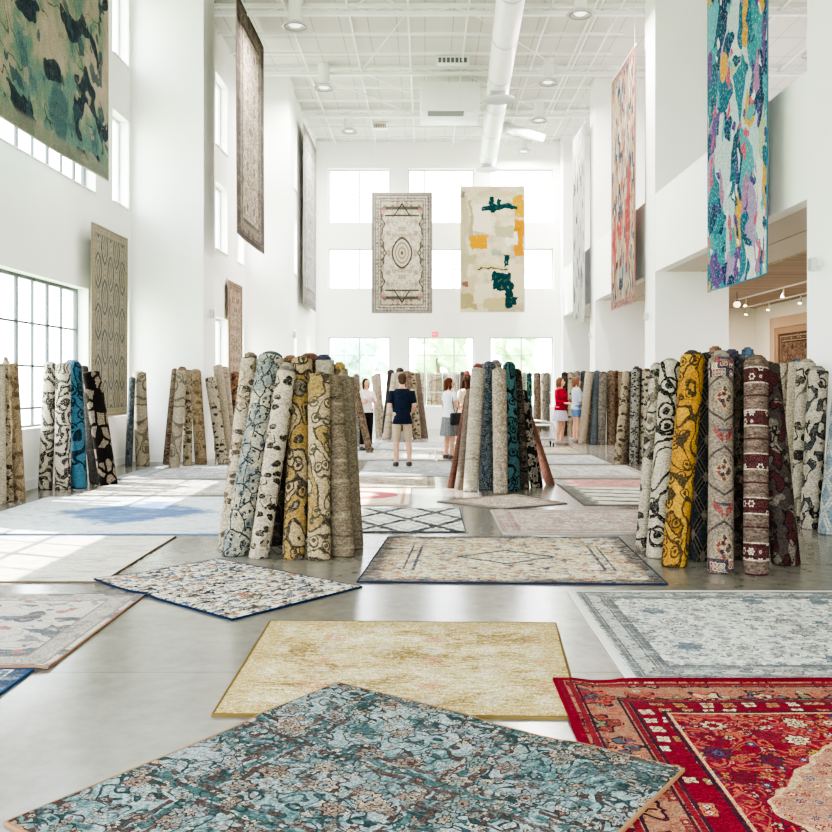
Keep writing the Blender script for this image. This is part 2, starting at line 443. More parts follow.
def persian(name, hx, hy, ground, border, line, outline, motifs, bmotifs=None, vinec=None, sc=1., bw=.3, medal=None,
            dist=.3, distcol='#d8d0c0', amt=.35, edge=None, ground2=None, dscale=6., keep=.0, small=True, sat=.85, val=.9, ring=None):
    g = G(name); u, v = g.uv()
    wu, wv = g.warp(u, v, 9., .05)
    e = g.m('MINIMUM', hx - u.abs(), hy - v.abs())
    fu, fv = wu.abs(), wv.abs()
    col = hexc(ground)
    if ground2: col = g.mix(g.step(g.noise(fu, fv, 2.2 * sc, 3, .6, 2.), .48, .56), ground, ground2)
    col = vine(g, fu, fv, 4.2 * sc, col, vinec or line, .018, (.42, .5, .58), 1.)
    col = flower(g, fu, fv, 7.5 * sc, col, outline, motifs, .8, 3.1, 5, .26, .25, .25, 1)
    if small: col = flower(g, fu, fv, 15 * sc, col, outline, motifs, .9, 7.7, 4, .3, .2, .5)
    col = flower(g, fu, fv, 3.1 * sc, col, outline, motifs, .6, .4, 8, .3, .16, keep)
    if medal:
        mx, my, mc, mo, mi = medal
        k = fu / mx + fv / my + (g.noise(fu, fv, 7, 1, .5, 3.) - .5) * .35
        cm = flower(g, fu, fv, 9 * sc, hexc(mc), mo, motifs, .5, 2.2, 6, .3)
        col = g.mix(k.lt(1.06), col, mo); col = g.mix(k.lt(1.0), col, cm)
        col = g.mix(k.lt(.52), col, mo); col = g.mix(k.lt(.48), col, flower(g, fu, fv, 12, hexc(mi), mo, motifs, .5, 1.2))
    # borders
    b = flower(g, fu, fv, 1.15 / bw, hexc(border), outline, bmotifs or motifs, .25, .11, 6, .36, .2)
    b = vine(g, fu, fv, 6 * sc, b, vinec or line, .02, (.5,), 5.)
    b = flower(g, fu, fv, 3.4 / bw, b, outline, bmotifs or motifs, .8, 4.1, 4, .24, .2, .45)
    col = g.mix(e.lt(bw), col, b)
    for c, w, cc in ((bw, .016, outline), (bw - .03, .012, line), (bw - .055, .006, outline), (.075, .014, line), (.1, .006, outline)):
        col = g.mix((e - c).abs().lt(w), col, cc)
    if ring:
        rb = flower(g, fu, fv, 9.5, hexc(ring[0]), outline, ['#dcc59f', '#c9744f', '#e2d9bd', '#b08a4c'], .35, 1.7, 4, .34, .2, .15)
        col = g.mix(e.gt(bw) * e.lt(bw + ring[1]), col, rb); col = g.mix((e - bw - ring[1]).abs().lt(.009), col, outline); col = g.mix((e - bw - ring[1] - .02).abs().lt(.007), col, '#cfae82')
    if edge: col = g.mix(e.lt(.045), col, edge)
    return g.weave(u, v, col, amt, 170., dist, distcol, dscale, sat, val, 75., .5)
def g_dark(h, k=.82):
    h = h.lstrip('#'); return '#' + ''.join('%02x' % int(int(h[i:i+2], 16) * k * (1, .985, .95)[i // 2]) for i in (0, 2, 4))
def roll_mat(kind, base, c1, c2, c3=None, sc=1., dist=.25, distcol='#cfc6b6', amt=.3, seed=0., sat=.8):
    g = G(kind + '_rug_' + base.lstrip('#')); u, v = g.uv(); u = u + seed; c3 = c3 or c2
    wu, wv = g.warp(u, v, 7., .06); wu, wv = g.warp(wu, wv, 34., .022, 8.8)
    col = hexc(base)
    if kind == 'scroll':
        n = g.noise(wu, wv * .75, 3.4 * sc, .6, .4, seed)
        col = g.mix(g.step(n, .5, .54), col, c2)
        col = g.mix(g.step(n, .62, .65), col, c3)
        col = g.mix((n - .5).abs().lt(.022).max((n - .64).abs().lt(.018)).max((n - .36).abs().lt(.014)), col, c1)
        lu, lv, d, ids = g.cell(wu, wv, 5.2 * sc, .7, seed)
        r = g.petal(lu, lv, 1, .25); on = ids[0].gt(.35)
        col = g.mix((r - .3).abs().lt(.05) * on, col, c1); col = g.mix(r.lt(.13) * on, col, c1)
    elif kind == 'leaf':
        lu, lv, d, ids = g.cell(wu, wv * .8, 11 * sc, 1., seed)
        r = g.petal(lu, lv, 2, .4); col = g.mix(r.lt(.3) * ids[0].gt(.4), col, c1)
        lu, lv, d, ids = g.cell(wu, wv, 5.5 * sc, .8, seed + 3)
        r = g.petal(lu, lv, 5, .12); on = ids[1].gt(.5)
        col = g.mix((r - .3).abs().lt(.035) * on, col, c1); col = g.mix(r.lt(.12) * on, col, c2)
        col = vine(g, wu, wv, 3 * sc, col, c2, .012, (.5,), seed)
    elif kind == 'branch':
        e = g.edge(wu, wv * .8, 8.5 * sc, 1., seed); n = g.noise(wu, wv, 4., 1, .5, seed + 2)
        col = g.mix(g.step(n, .42, .6) * .8, col, c2)
        col = g.mix(e.lt(.055) * g.noise(wu, wv, 7, 1, .5, 8.).gt(.43), col, c1)
        lu, lv, d, ids = g.cell(wu, wv, 16 * sc, 1., seed + 1); col = g.mix(d.lt(.24) * ids[0].gt(.55), col, c1)
        col = g.mix((d - .38).abs().lt(.06) * ids[0].gt(.8), col, c3)
    elif kind == 'stripe':
        n = g.noise(u * .12, v, 11 * sc, 4, .7, seed); n2 = g.noise(u * .4, v, 4.5, 4, .7, seed + 4)
        col = g.pick(((n * .62 + n2 * .38) - .5) * 1.9 + .5, [c1, base, c2, base, c3], 'LINEAR', [.32, .44, .52, .58, .68])
    elif kind == 'bands':
        p = (v / .36).frac()
        col = g.mix(g.noise(u * .3, v, 30, 3, .7).gt(.5) * .6, col, c3)
        bd = (p - .5).abs().lt(.17); b = flower(g, u, v - .18, 1 / .075, hexc(c1), '#2c1a1c', [c2, '#e9ddcb', c2], .0, 0., 6, .42)
        col = g.mix(bd, col, b); col = g.mix(((p - .5).abs() - .18).abs().lt(.016), col, '#ddd0bd')
        col = g.mix((p - .02).abs().lt(.02), col, c1)
    elif kind == 'medallion':
        au = u.abs(); p = (v / .62 + .18).frac() - .5; pv = p * .62
        col = vine(g, au, v, 11, col, c3, .02, (.45, .56)); col = g.mix(((pv.abs() + au * .6) - .2).abs().lt(.012), col, '#5b5458')
        k = au / .075 + pv.abs() / .1
        col = g.mix(k.lt(1.25), col, '#bda67c'); col = g.mix(k.lt(1.), col, flower(g, u + .5, pv, 22, hexc('#c9b48a'), '#2b2333', [c2, c1, c2], .6, .1, 5, .44))
        p2 = (v / .62 + .68).frac() - .5; pw = p2 * .62
        col = g.mix((pw + .06 - au * 1.1).abs().lt(.035) * au.gt(.012) * au.lt(.09), col, c1)
        col = g.mix((pw - .03).abs().lt(.012) * au.lt(.06), col, '#5b5470')
        eb = (v - .06).abs().lt(.05).max((v - 1.68).abs().lt(.06))
        col = g.mix(eb, col, flower(g, u, v, 12, hexc(c2), '#e0d3bc', [c1, '#e0d3bc', c3], .4, 1., 4, .42))
    elif kind == 'maze':
        w = (wu * 55 * sc + (g.noise(wu, wv, 3.5, 1, .5, seed) - .5) * 34).sin()
        w2 = (wv * 42 * sc + (g.noise(wu, wv, 3., 1, .5, seed + 5) - .5) * 40).sin()
        col = g.mix(w.gt(.05), col, c1)
        col = g.mix(g.noise(wu, wv, 4, 0, .5, seed + 9).gt(.52), col, g.mix(w2.gt(0.), base, c1))
        col = g.mix(g.noise(u, v, 60, 1).gt(.6) * .7, col, base)
    elif kind == 'blobs':
        e = g.edge(wu, wv * .75, 8.5 * sc, .9, seed); lu, lv, d, ids = g.cell(wu, wv * .75, 8.5 * sc, .9, seed)
        col = g.mix(e.gt(.13) * ids[0].gt(.3), col, g.mix(g.noise(u, v, 60).gt(.52), c1, c2))
    elif kind == 'trellis':
        a = ((u / .2 + v / .34).frac() - .5).abs(); b = ((u / .2 - v / .34).frac() - .5).abs()
        col = g.mix(a.min(b).gt(.2) * 1.0, col, c3)
        col = g.mix((a.min(b) - .09).abs().lt(.05), col, c1); col = g.mix(a.max(b).lt(.16), col, c2)
    elif kind == 'ikat':
        n = g.noise(u * 1.2, v * .8, 7 * sc, 1.5, .6, seed); n2 = g.noise(u * 1.2, v * .8, 6 * sc, 1, .6, seed + 4)
        col = g.mix(n.gt(.52), col, c1); col = g.mix(n2.gt(.58), col, c2); col = g.mix((n - .52).abs().lt(.02), col, c3)
    elif kind == 'persian':
        col = vine(g, wu, wv, 6 * sc, col, c1, .03, (.42, .55), seed)
        col = flower(g, wu, wv, 9 * sc, col, c1, [c2, c3, base, c1], .9, seed, 5, .34, .25, .2)
        col = flower(g, wu, wv, 20 * sc, col, c1, [c3, c2, base], 1., seed + 2, 4, .3, .2, .5)
    elif kind == 'speck':
        n = g.noise(u, v, 48 * sc, 3, .75, seed); n2 = g.noise(u, v * .5, 4, 3, .6, seed)
        col = g.pick(n * .75 + n2 * .25, [c1, base, c2, base, c3], 'LINEAR', [.33, .43, .53, .58, .66])
    fl = g.noise(u, v, 46., 2, .7, 11.)
    col = g.mix(g.step(fl, .52, .66) * .4, col, base)
    col = g.mix(g.step(fl, .47, .36) * .22, col, '#3c342c')
    return g.weave(u, v, g.mix(1.0, col, '#d2c9bc', 'MULTIPLY'), amt + .2, 170., dist * .8, g_dark(distcol), 11., sat, .92, 62., .62)

# ------------------------------------------------------------------ flat rugs
LAID = []   # (corner list, top height)
def inside_dist(q, p):
    """signed distance to a convex ccw quad (positive inside)"""
    d = 1e9
    for a, b in zip(q, q[1:] + q[:1]):
        ex, ey = b[0]-a[0], b[1]-a[1]; L = math.hypot(ex, ey)
        d = min(d, (ex*(p[1]-a[1]) - ey*(p[0]-a[0])) / L)
    return d
def flat_rug(quad, mat, label, bind='#3a3a3a', th=.012, nz=.0012, name='area_rug', lay=True, cell=.06, bw=.011):
    """quad: near-left, near-right, far-right, far-left floor points"""
    q = [(p[0], p[1]) for p in quad]
    c = Vector((sum(p[0] for p in q)/4, sum(p[1] for p in q)/4, 0))
    W = (math.dist(q[0], q[1]) + math.dist(q[3], q[2])) / 2; H = (math.dist(q[1], q[2]) + math.dist(q[0], q[3])) / 2
    root = empty(name, c, label, 'rug', 'rugs laid flat on the floor')
    below = list(LAID)
    def zlow(x, y):
        z = 0.0
        for qq, t in below:
            d = inside_dist(qq, (x, y))
            if d > -.12:
                k = min(1, (d + .12) / .12); z = max(z, t * k * k * (3 - 2 * k))
        return z
    def P(s, t):
        a = [q[0][i] * (1-s) + q[1][i] * s for i in (0, 1)]; b = [q[3][i] * (1-s) + q[2][i] * s for i in (0, 1)]
        return a[0] * (1-t) + b[0] * t, a[1] * (1-t) + b[1] * t
    nx, ny = max(6, int(W / cell)), max(6, int(H / cell))
    rnd = random.Random(hash(label) % 999 if False else len(label) * 17 + int(W * 100))
    bm = bmesh.new(); uvl = bm.loops.layers.uv.new('UVMap'); uvs = {}
    top, bot = {}, {}
    ph = [rnd.uniform(0, 6) for _ in range(4)]
    for i in range(nx+1):
        for j in range(ny+1):
            s, t = i/nx, j/ny; x, y = P(s, t); z0 = zlow(x, y)
            w = nz * (math.sin(x*5+ph[0]) + math.sin(y*6+ph[1]) + math.sin((x+y)*9+ph[2]))
            top[i, j] = bm.verts.new((x - c.x, y - c.y, z0 + th + max(0, w)))
            uvs[top[i, j]] = ((s-.5)*W, (t-.5)*H)
            if i in (0, nx) or j in (0, ny):
                bot[i, j] = bm.verts.new((x - c.x, y - c.y, z0 + .0005)); uvs[bot[i, j]] = uvs[top[i, j]]
    for i in range(nx):
        for j in range(ny): bm.faces.new((top[i,j], top[i+1,j], top[i+1,j+1], top[i,j+1]))
    per = [(i, 0) for i in range(nx)] + [(nx, j) for j in range(ny)] + [(i, ny) for i in range(nx, 0, -1)] + [(0, j) for j in range(ny, 0, -1)]
    for a, b in zip(per, per[1:] + per[:1]): bm.faces.new((bot[a], bot[b], top[b], top[a]))
    for f in bm.faces:
        for l in f.loops: l[uvl].uv = uvs[l.vert]
    ptop = [top[k].co.copy() for k in per]
    obj('pile', bm, mat, root)
    bm = bmesh.new(); R = []
    for p in ptop:
        d = Vector((p.x, p.y, 0)); n = d.normalized()
        a = bm.verts.new(p - n * bw + Vector((0, 0, .0015))); b = bm.verts.new(p + n * .004 + Vector((0, 0, .0012)))
        e = bm.verts.new((p.x + n.x*.004, p.y + n.y*.004, p.z - th + .0005)); R.append((a, b, e))
    for r, s in zip(R, R[1:] + R[:1]):
        bm.faces.new((r[0], r[1], s[1], s[0])); bm.faces.new((r[1], r[2], s[2], s[1]))
    bmesh.ops.recalc_face_normals(bm, faces=bm.faces)
    obj('edge_binding', bm, plain('binding_' + bind.lstrip('#'), bind, .9, spec=.1), root)
    if lay: LAID.append((q, zlow(c.x, c.y) + th + .001))
    return root
def rect(x0, x1, y0, y1): return [(x0, y0), (x1, y0), (x1, y1), (x0, y1)]
def quad(*px): return [FP(*p)[:2] for p in px]

def m_fleck(name, hx, hy, ramp, flecks, edge, ew=.03, fs=15., thr=.45, dark=None, diamond=None, border=0.):
    g = G(name); u, v = g.uv(); wu, wv = g.warp(u, v, 12., .05)
    st = g.noise(u * .45, v, 26, 4, .75); n = g.noise(u, v, 4, 3, .6, 2.)
    col = g.pick(st * .65 + n * .35, ramp, 'LINEAR', [.36, .45, .52, .62][:len(ramp)])
    e = g.m('MINIMUM', hx - u.abs(), hy - v.abs())
    for sc_, t_, sd in ((fs, thr, 1.), (fs * 1.9, thr + .1, 4.), (fs * .6, thr + .3, 7.)):
        lu, lv, d, ids = g.cell(wu * .75, wv * 1.25, sc_, 1., sd)
        r = g.petal(lu, lv, 3, .45, 1.)
        th = t_ - g.step(e, border + .06, border - .05) * .35 if border else t_
        col = g.mix(r.lt(.3) * ids[1].gt(th) * g.noise(u, v, 60, 1, .5, 3.).gt(.33), col, g.pick(ids[0], flecks))
    if dark: col = g.mix(g.step(e + (st - .5) * .3 + (n - .5) * .3, border * .75, border * .25) * .75, col, dark)
    if diamond:
        k = u.abs() / diamond[0] + v.abs() / diamond[1]
        col = g.mix(((k - 1.).abs().lt(.075)) * st.gt(.36), col, '#3b4259')
        col = g.mix((((u.abs() - .78).abs().lt(.013)).max((u.abs() - .86).abs().lt(.009))) * v.abs().lt(.55) * st.gt(.44), col, '#3f455c')
        col = g.mix((((v.abs() - .66).abs().lt(.012))) * u.abs().lt(.8) * st.gt(.5), col, '#6d6f7c')
    col = g.mix(e.lt(ew), col, edge)
    return g.weave(u, v, col, .5, 130, .25, ramp[-1], 9)
m_navbeige = m_fleck('navy_beige_rug', 1.17, 1.05, ['#a08f73', '#c9b995', '#d9cdb0', '#e6dfcc'], ['#4b506a', '#b98d5a', '#8d6b52', '#6d7488', '#c9a66c', '#e8e2d2', '#b8694a'], '#1b1f33', .015, 15., .34, '#232840', (.42, .31), .26)
m_diamond = m_fleck('ivory_speckled_rug', .593, .866, ['#b9ae98', '#cfc6b3', '#ddd6c6', '#e6e0d2'], ['#2a2f3c', '#5d4d3f', '#35507c', '#232428', '#8a6844', '#403c38', '#a05a38', '#4d5b74'], '#162740', .007, 13., .18)
def m_leftf():
    g = G('dusty_floral_rug'); u, v = g.uv(); wu, wv = g.warp(u, v, 6., .12)
    st = g.noise(u * .4, v, 24, 4, .75); n = g.noise(u, v, 3, 4, .65, 2.)
    col = g.pick(st * .5 + n * .5, ['#a99c93', '#cbbfb4', '#ded5ca', '#c6b8ac'], 'LINEAR', [.36, .45, .53, .63])
    b = g.noise(wu, wv * 1.3, 2.6, 1.5, .5, 21.); col = g.mix(b.gt(.6) * st.gt(.4), col, '#40546a'); col = g.mix((b - .53).abs().lt(.008), col, '#7d7f88')
    b = g.noise(wu, wv * 1.3, 3., 1.5, .5, 33.); col = g.mix(b.gt(.62) * st.gt(.38), col, '#a8423c')
    b = g.noise(wu, wv, 4.5, 1, .5, 41.); col = g.mix(b.gt(.66) * st.gt(.4), col, '#3a4358')
    e = g.m('MINIMUM', 1.13 - u.abs(), .85 - v.abs())
    bd = flower(g, wu, wv, 12., hexc('#b3a69b'), '#857a74', ['#c9bdb2', '#8d8583', '#d6cbc0'], .3, .2, 5, .38)
    col = g.mix(e.lt(.2) * e.gt(.06), col, bd)
    for c in (.05, .2): col = g.mix((e - c).abs().lt(.008), col, '#7a6f6a')
    col = g.mix(.25, col, '#b9ada2')
    return g.weave(u, v, col, .45, 130, .4, '#cfc6bb', 9, .8, .85)
m_left = m_leftf()
m_corner = persian('blue_ivory_rug', 1.1, 1., '#e1ddd2', '#dcd8cd', '#3c5678', '#46618a', ['#3f5f92', '#cfc8b8', '#7f97bb'], None, None, 1.2, .3, None, .3, '#e8e4da', .4, '#2e4a70', val=.82, sat=.7)
m_beigeL = None
def m_bluemed():
    g = G('blue_medallion_rug'); u, v = g.uv(); wu, wv = g.warp(u, v, 5, .3)
    st = g.noise(u * .35, v, 26, 4, .7); n = g.noise(u, v * 2, 3, 4, .7, 2.)
    col = g.pick(st * .6 + n * .4, ['#64788f', '#a3aeb8', '#cdcfcd', '#b5bcc2'], 'LINEAR', [.35, .45, .52, .65])
    k = (wu - .1).abs() / 1.12 + (wv - .05).abs() / 1.15
    bl = g.pick(st * .5 + n * .5, ['#163a66', '#3d6b9b', '#245184', '#5f8ab2'], 'LINEAR', [.35, .48, .55, .68])
    col = g.mix(g.step(k + (st - .5) * .7, 1.0, .72) * .95, col, bl)
    return g.weave(u, v, col, .35, 150, .25, '#e4e3df', 5)
def m_striped(name, cols, sc=14., stops=None, amt=.35, rust=None):
    g = G(name); u, v = g.uv(); n = g.noise(u * .3, v, sc, 5, .72); n2 = g.noise(u, v, 3., 4, .7, 4.)
    col = g.pick(n * .6 + n2 * .4, cols, 'LINEAR', stops)
    if rust: col = g.mix(g.step(g.noise(u, v * 1.5, 5., 3, .65, 8.), .58, .66) * .7, col, rust)
    return g.weave(u, v, col, amt, 150, 0)
m_beigeL = m_striped('faded_ivory_rug', ['#9c948b', '#bdb5aa', '#cfc8bd', '#b0a89f'], 14., [.38, .47, .54, .64], .4, '#b39a86')
def m_trellis():
    g = G('black_white_trellis_rug'); u, v = g.uv(); u, v = g.warp(u, v, 14., .09)
    a = ((u / .62 + v / 1.0 + .1).frac() - .5).abs(); b = ((u / .62 - v / 1.0 + .1).frac() - .5).abs()
    ln = a.lt(.085).max(b.lt(.085)); inn = (a - .26).abs().lt(.04).max((b - .26).abs().lt(.04))
    col = g.mix(inn * .55, '#dedad2', '#6f7076'); col = g.mix(ln, col, '#3d4048')
    return g.weave(u, v, col, .4, 140, .45, '#d9d5cd', 8)
def m_yellow():
    g = G('mustard_ikat_rug'); u, v = g.uv()
    st = g.noise(u * .35, v, 34, 4, .75); n = g.noise(u, v * 1.4, 2.6, 3, .6, 2.)
    col = g.pick(((st * .55 + n * .45) - .5) * 1.7 + .48, ['#94752a', '#b8964a', '#dccb9c', '#c9ac62', '#ebe3cc'], 'LINEAR', [.36, .44, .5, .56, .64])
    lat = ((u / .3).frac() - .5).abs() + ((v / .42).frac() - .5).abs()
    col = g.mix(g.step(lat + (st - .5) * .55, .32, .2) * .35, col, '#efe8d6')
    col = g.mix(g.step(g.noise(u, v * 1.5, 4.6, 4, .75, 27.), .5, .64) * .6, col, g.pick(st, ['#96742a', '#c09a48', '#a98434'], 'LINEAR', [.4, .5, .6]))
    p = ((u / .6 + .25).frac() - .5).abs() * 2.4 + ((v / .42 + .5).frac() - .5).abs() * 2.4
    col = g.mix(g.step(p + (st - .5) * .9, .5, .25) * .6, col, '#c9805a')
    e = g.m('MINIMUM', .89 - u.abs(), .83 - v.abs())
    col = g.mix(g.step(e + (st - .5) * .16, .19, .1) * .75, col, g.pick(st, ['#a47f30', '#cbb06a', '#b8924a'], 'LINEAR', [.35, .5, .65]))
    ru = g.noise(u, v * 2, 7, 4, .7, 6.); col = g.mix(g.step(ru, .62, .7) * g.step(v, -.2, -.75) * .9, col, '#b5683a')
    col = g.mix(g.step(g.noise(u, v * 1.3, 30, 3, .75, 15.), .52, .64) * .6, col, '#f1ebda')
    col = g.mix(g.step(g.noise(u, v * 1.3, 38, 3, .75, 19.), .56, .68) * .5, col, '#8a6c2c')
    return g.weave(u, v, col, .7, 130, .2, '#f0ead8', 20, .9, .92, 80., .5)
def m_teal():
    g = G('teal_vintage_rug'); u, v = g.uv(); wu, wv = g.warp(u, v, 8, .08)
    st = g.noise(u, v * .4, 40, 3, .7); n = g.noise(wu, wv, 2.6, 3, .6, 1.)
    col = g.pick(n * .5 + st * .5, ['#2f5a60', '#557f84', '#84a5a8', '#a9b9bd', '#66908f'], 'LINEAR', [.34, .43, .5, .57, .66])
    lv_ = g.noise(wu, wv, 3.6, 2, .6, 4.); col = g.mix(g.step(lv_, .52, .6) * .75, col, '#aab0ba')
    col = g.mix(g.step(g.noise(wu, wv, 5.2, 2, .6, 9.), .56, .62) * .85, col, '#2b5557')
    # diagonal lattice of brown bands with paired teal lines
    a = ((wu / .78 + wv * .12 + .2).frac() - .5).abs() * .78; b = ((wv / .62 + wu * .1 + .1).frac() - .5).abs() * .62
    nb = g.noise(wu, wv, 11, 2, .6, 6.)
    for q in (a, b):
        col = g.mix((q - .05).abs().lt(.013) * nb.gt(.42), col, '#5d3f38'); col = g.mix(q.lt(.022) * nb.gt(.38), col, '#3a6a6b')
    col = vine(g, wu, wv, 5., col, '#553a36', .013, (.4, .55), 2.)
    col = vine(g, wu, wv, 6.5, col, '#27474a', .016, (.48, .6), 7.)
    col = flower(g, wu, wv, 5.4, col, '#4a2f2c', ['#a88a70', '#8a969e', '#94715c', '#6f9092', '#b39a82'], .75, .3, 7, .3, .18, .35)
    col = flower(g, wu, wv, 10.5, col, '#402a28', ['#967460', '#7d989a', '#5f3f3a', '#b3a38c'], .95, 5.3, 5, .26, .25, .35)
    col = flower(g, wu, wv, 22, col, '#3b2a2a', ['#a87f6a', '#dcc7a8', '#2f5a5c', '#c7c2c6'], 1., 2.3, 4, .28, .2, .55)
    e = g.m('MINIMUM', 1.0 - u.abs(), .95 - v.abs())
    return g.weave(u, v, col, .75, 120, .35, '#93a4a8', 12, .72, .8, 85., .6)
m_red = persian('crimson_persian_rug', 1.2, 1.42, '#8c0a28', '#a47a62', '#86202e', '#3a1f33', ['#a01834', '#d4bc98', '#474a78', '#980f2c', '#c2953c', '#c0604c', '#800c26', '#dccfae', '#5f2040', '#96142c'],
    ['#a8383a', '#cbb592', '#56606c', '#b9805f', '#d0c2a2', '#8f463a', '#7d8a6a'], '#b5604c', 1.7, .33, (.62, .75, '#b98a74', '#d2b48c', '#96142c'), .4, '#a81c34', .9, '#800824', '#98243a', 12, sat=.98, val=.86, ring=('#860c28', .12))
m_ivory = persian('ivory_blue_floral_rug', 1.47, 1.02, '#dcd9d2', '#b9b6b1', '#75757a', '#696a70', ['#85888f', '#cfccc4', '#a8958c', '#63758a', '#bfb8ae'],
    ['#85838a', '#c9c5bd', '#959ba2', '#a3948c'], '#b3b6b8', 1.25, .25, None, .55, '#dfdcd5', .4, '#dedbd5', None, 9, .45, val=.95, sat=.75)
m_pink = persian('rose_ivory_rug', 1.15, .88, '#ddd5cb', '#d3c6bc', '#b58378', '#a37a72', ['#c98a7e', '#cfc5b8', '#b79a94', '#d9b7a4'], None, None, 1.3, .24, None, .55, '#e2dbd2', .4, '#c9c1b8', val=.82, sat=.7)
m_redgrey = m_striped('red_grey_band_rug', ['#57565a', '#a9a49b', '#d6d0c4', '#8c8780'], 9, [.4, .47, .54, .62])
def m_redtop():
    g = G('red_border_banded_rug'); u, v = g.uv(); wu, wv = g.warp(u, v, 6, .15)
    zz = ((wv / .42 + (wu / .9).frac() * .5).frac() - .5).abs().lt(.14)
    st = g.noise(u * .4, v, 12, 4, .7)
    col = g.mix(zz, g.pick(st, ['#c9c0b2', '#ddd7ca', '#aaa398'], 'LINEAR', [.4, .5, .6]), '#55565a')
    rb = g.pick(st, ['#a34448', '#c6716c', '#b9a096', '#8c3a40'], 'LINEAR', [.38, .47, .54, .62])
    col = g.mix(g.step(v + (st - .5) * .5, .35, .5), col, rb)
    col = g.mix(g.step(u + (st - .5) * .2, -.85, -.98), col, '#6d6a66')
    return g.weave(u, v, col, .35, 120, .25, '#d8cfc4', 9)
def m_arc():
    g = G('red_arc_rug'); u, v = g.uv(); st = g.noise(u, v, 10, 4, .7)
    r = g.m('SQRT', (u + .05) * (u + .05) + (v - .1) * (v - .1) * 1.3)
    col = g.pick(st, ['#d8c5ae', '#e4dac8', '#cdb49a'], 'LINEAR', [.4, .5, .62])
    col = g.mix((r + (st - .5) * .25 - .4).abs().lt(.13), col, '#c23b4c')
    e = g.m('MINIMUM', .66 - u.abs(), .9 - v.abs()); col = g.mix((e - .1).abs().lt(.025), col, '#b58a72')
    return g.weave(u, v, col, .35, 120, .2)
m_white = persian('pale_ivory_rug', 1.1, 1., '#c9c5bd', '#bdb8af', '#8d8880', '#807b74', ['#a39c92', '#b5aea3', '#8f8c8a', '#c0b8aa'], None, '#a09a91', 1.2, .25, None, .55, '#d3cfc7', .4, '#98928a', None, 5, sat=.7)
m_white2 = persian('pale_grey_rug', 1.1, 1.2, '#b7b8b9', '#a6a8aa', '#787b80', '#6d7076', ['#8d9096', '#a5a2a0', '#b09c92', '#7f868f'], None, '#8f9195', 1.2, .28, None, .55, '#c6c6c4', .4, '#85888c', None, 5, sat=.7)
m_cream = persian('cream_rug', .8, .9, '#c2b69f', '#b3a68d', '#85775f', '#786b58', ['#a38c6c', '#b5a588', '#8f8676', '#b89474'], None, '#998b74', 1.3, .22, None, .5, '#cfc5b2', .4, '#8f816a', None, 5, sat=.75)

# order = bottom to top
flat_rug(rect(-5.0, -2.5, 14.5, 16.9), m_white2, 'pale grey rug nearest the left pier, behind the other left rugs', '#8b8680')
flat_rug(rect(-4.72, -2.5, 12.35, 14.3), m_white, 'ivory rug just behind the blue medallion rug on the left', '#7c7468')
flat_rug(rect(-5.05, -2.0, 9.22, 12.2), m_bluemed(), 'pale rug with a blue diamond medallion on the left floor', '#56708c')
flat_rug(rect(-5.3, -2.49, 7.02, 9.1), m_beigeL, 'faded ivory rug with brown edge at the left, in front of the blue medallion rug', '#665548', bw=.005)
flat_rug(rect(-4.4, -2.1, 2.95, 4.88), m_corner, 'navy bound rug peeking in at the bottom left corner', '#2c4a70')
flat_rug(rect(-4.3, -2.03, 4.9, 6.6), m_left, 'dusty beige rug with blue and red flowers at the left edge', '#8e6d5c')
flat_rug([FP(232, 621)[:2], FP(362, 588)[:2], FP(217, 560)[:2], FP(94, 582)[:2]], m_diamond, 'small ivory speckled rug with navy binding, turned diagonally by the center stack', '#162740', bw=.012)
flat_rug(rect(-1.3, .42, 9.36, 11.08), m_trellis(), 'black and white diamond trellis rug behind the front stack', '#3f4046')
flat_rug(rect(-1.5, -.2, 11.4, 13.2), m_arc(), 'cream rug with a red arc beside the middle stack', '#b8a58e')
flat_rug(rect(-1.2, .15, 13.3, 14.7), m_cream, 'cream rug just behind the red arc rug', '#8d8270')
flat_rug(rect(-1.1, .5, 14.95, 17.7), m_white2, 'pale grey rug under the feet of the man in navy', '#8a8c8e')
flat_rug(rect(-1.7, .2, 18.0, 20.3), m_white, 'ivory rug behind the man in navy', '#77736c')
flat_rug(rect(.25, 1.9, 17.95, 20.6), m_cream, 'cream rug beside the woman in the grey skirt', '#8a6f58')
flat_rug(rect(-1.6, 1.0, 20.75, 23.2), m_white2, 'pale rug before the row of rolls at the back', '#8d8a86')
flat_rug([FP(500, 510)[:2], FP(567, 504)[:2], FP(516, 494.6)[:2], FP(437, 502)[:2]], persian('peach_speckled_rug', .6, .6, '#ddd2c4', '#d0c3b4', '#9a7a68', '#8c6f64', ['#c98a66', '#d9c7b0', '#a8a0a0'], None, None, 1.6, .15, None, .5, '#e0d8cc', .4, '#6d655f'),
    'small peach speckled rug turned diagonally at foot of the middle stack', '#57534f')
flat_rug(rect(.79, 3.0, 9.25, 10.95), m_pink, 'ivory rug with faded rose pattern left of the right stack', '#a9a49e')
flat_rug(rect(2.0, 4.2, 11.42, 14.35), m_redtop(), 'rug with a red band and grey zigzags on the right floor', '#6d5a54')
flat_rug(rect(1.85, 3.7, 14.6, 16.8), m_white, 'plain off-white rug behind the red banded rug', '#9b968f')
flat_rug(rect(1.95, 3.5, 17.1, 19.2), m_white2, 'pale grey rug with blush patches near the right row of rolls', '#8b8480')
flat_rug(rect(1.9, 3.4, 19.5, 21.6), m_cream, 'cream rug at the feet of the two women on right', '#7d6a60')
flat_rug(quad((357, 583), (668, 585.5), (618, 538), (388, 538)), m_navbeige, 'beige rug with navy diamond and navy border in center floor', '#2b3044', cell=.04)
flat_rug(rect(1.05, 4.0, 4.7, 6.7), m_ivory, 'large ivory rug with grey blue flowers on the right', '#dedbd5', cell=.05, bw=.03)
flat_rug(quad((212, 716.5), (582, 719.5), (556, 624.5), (270, 622.5)), m_yellow(), 'mustard yellow rug in the center foreground', '#6f5c34', cell=.04)
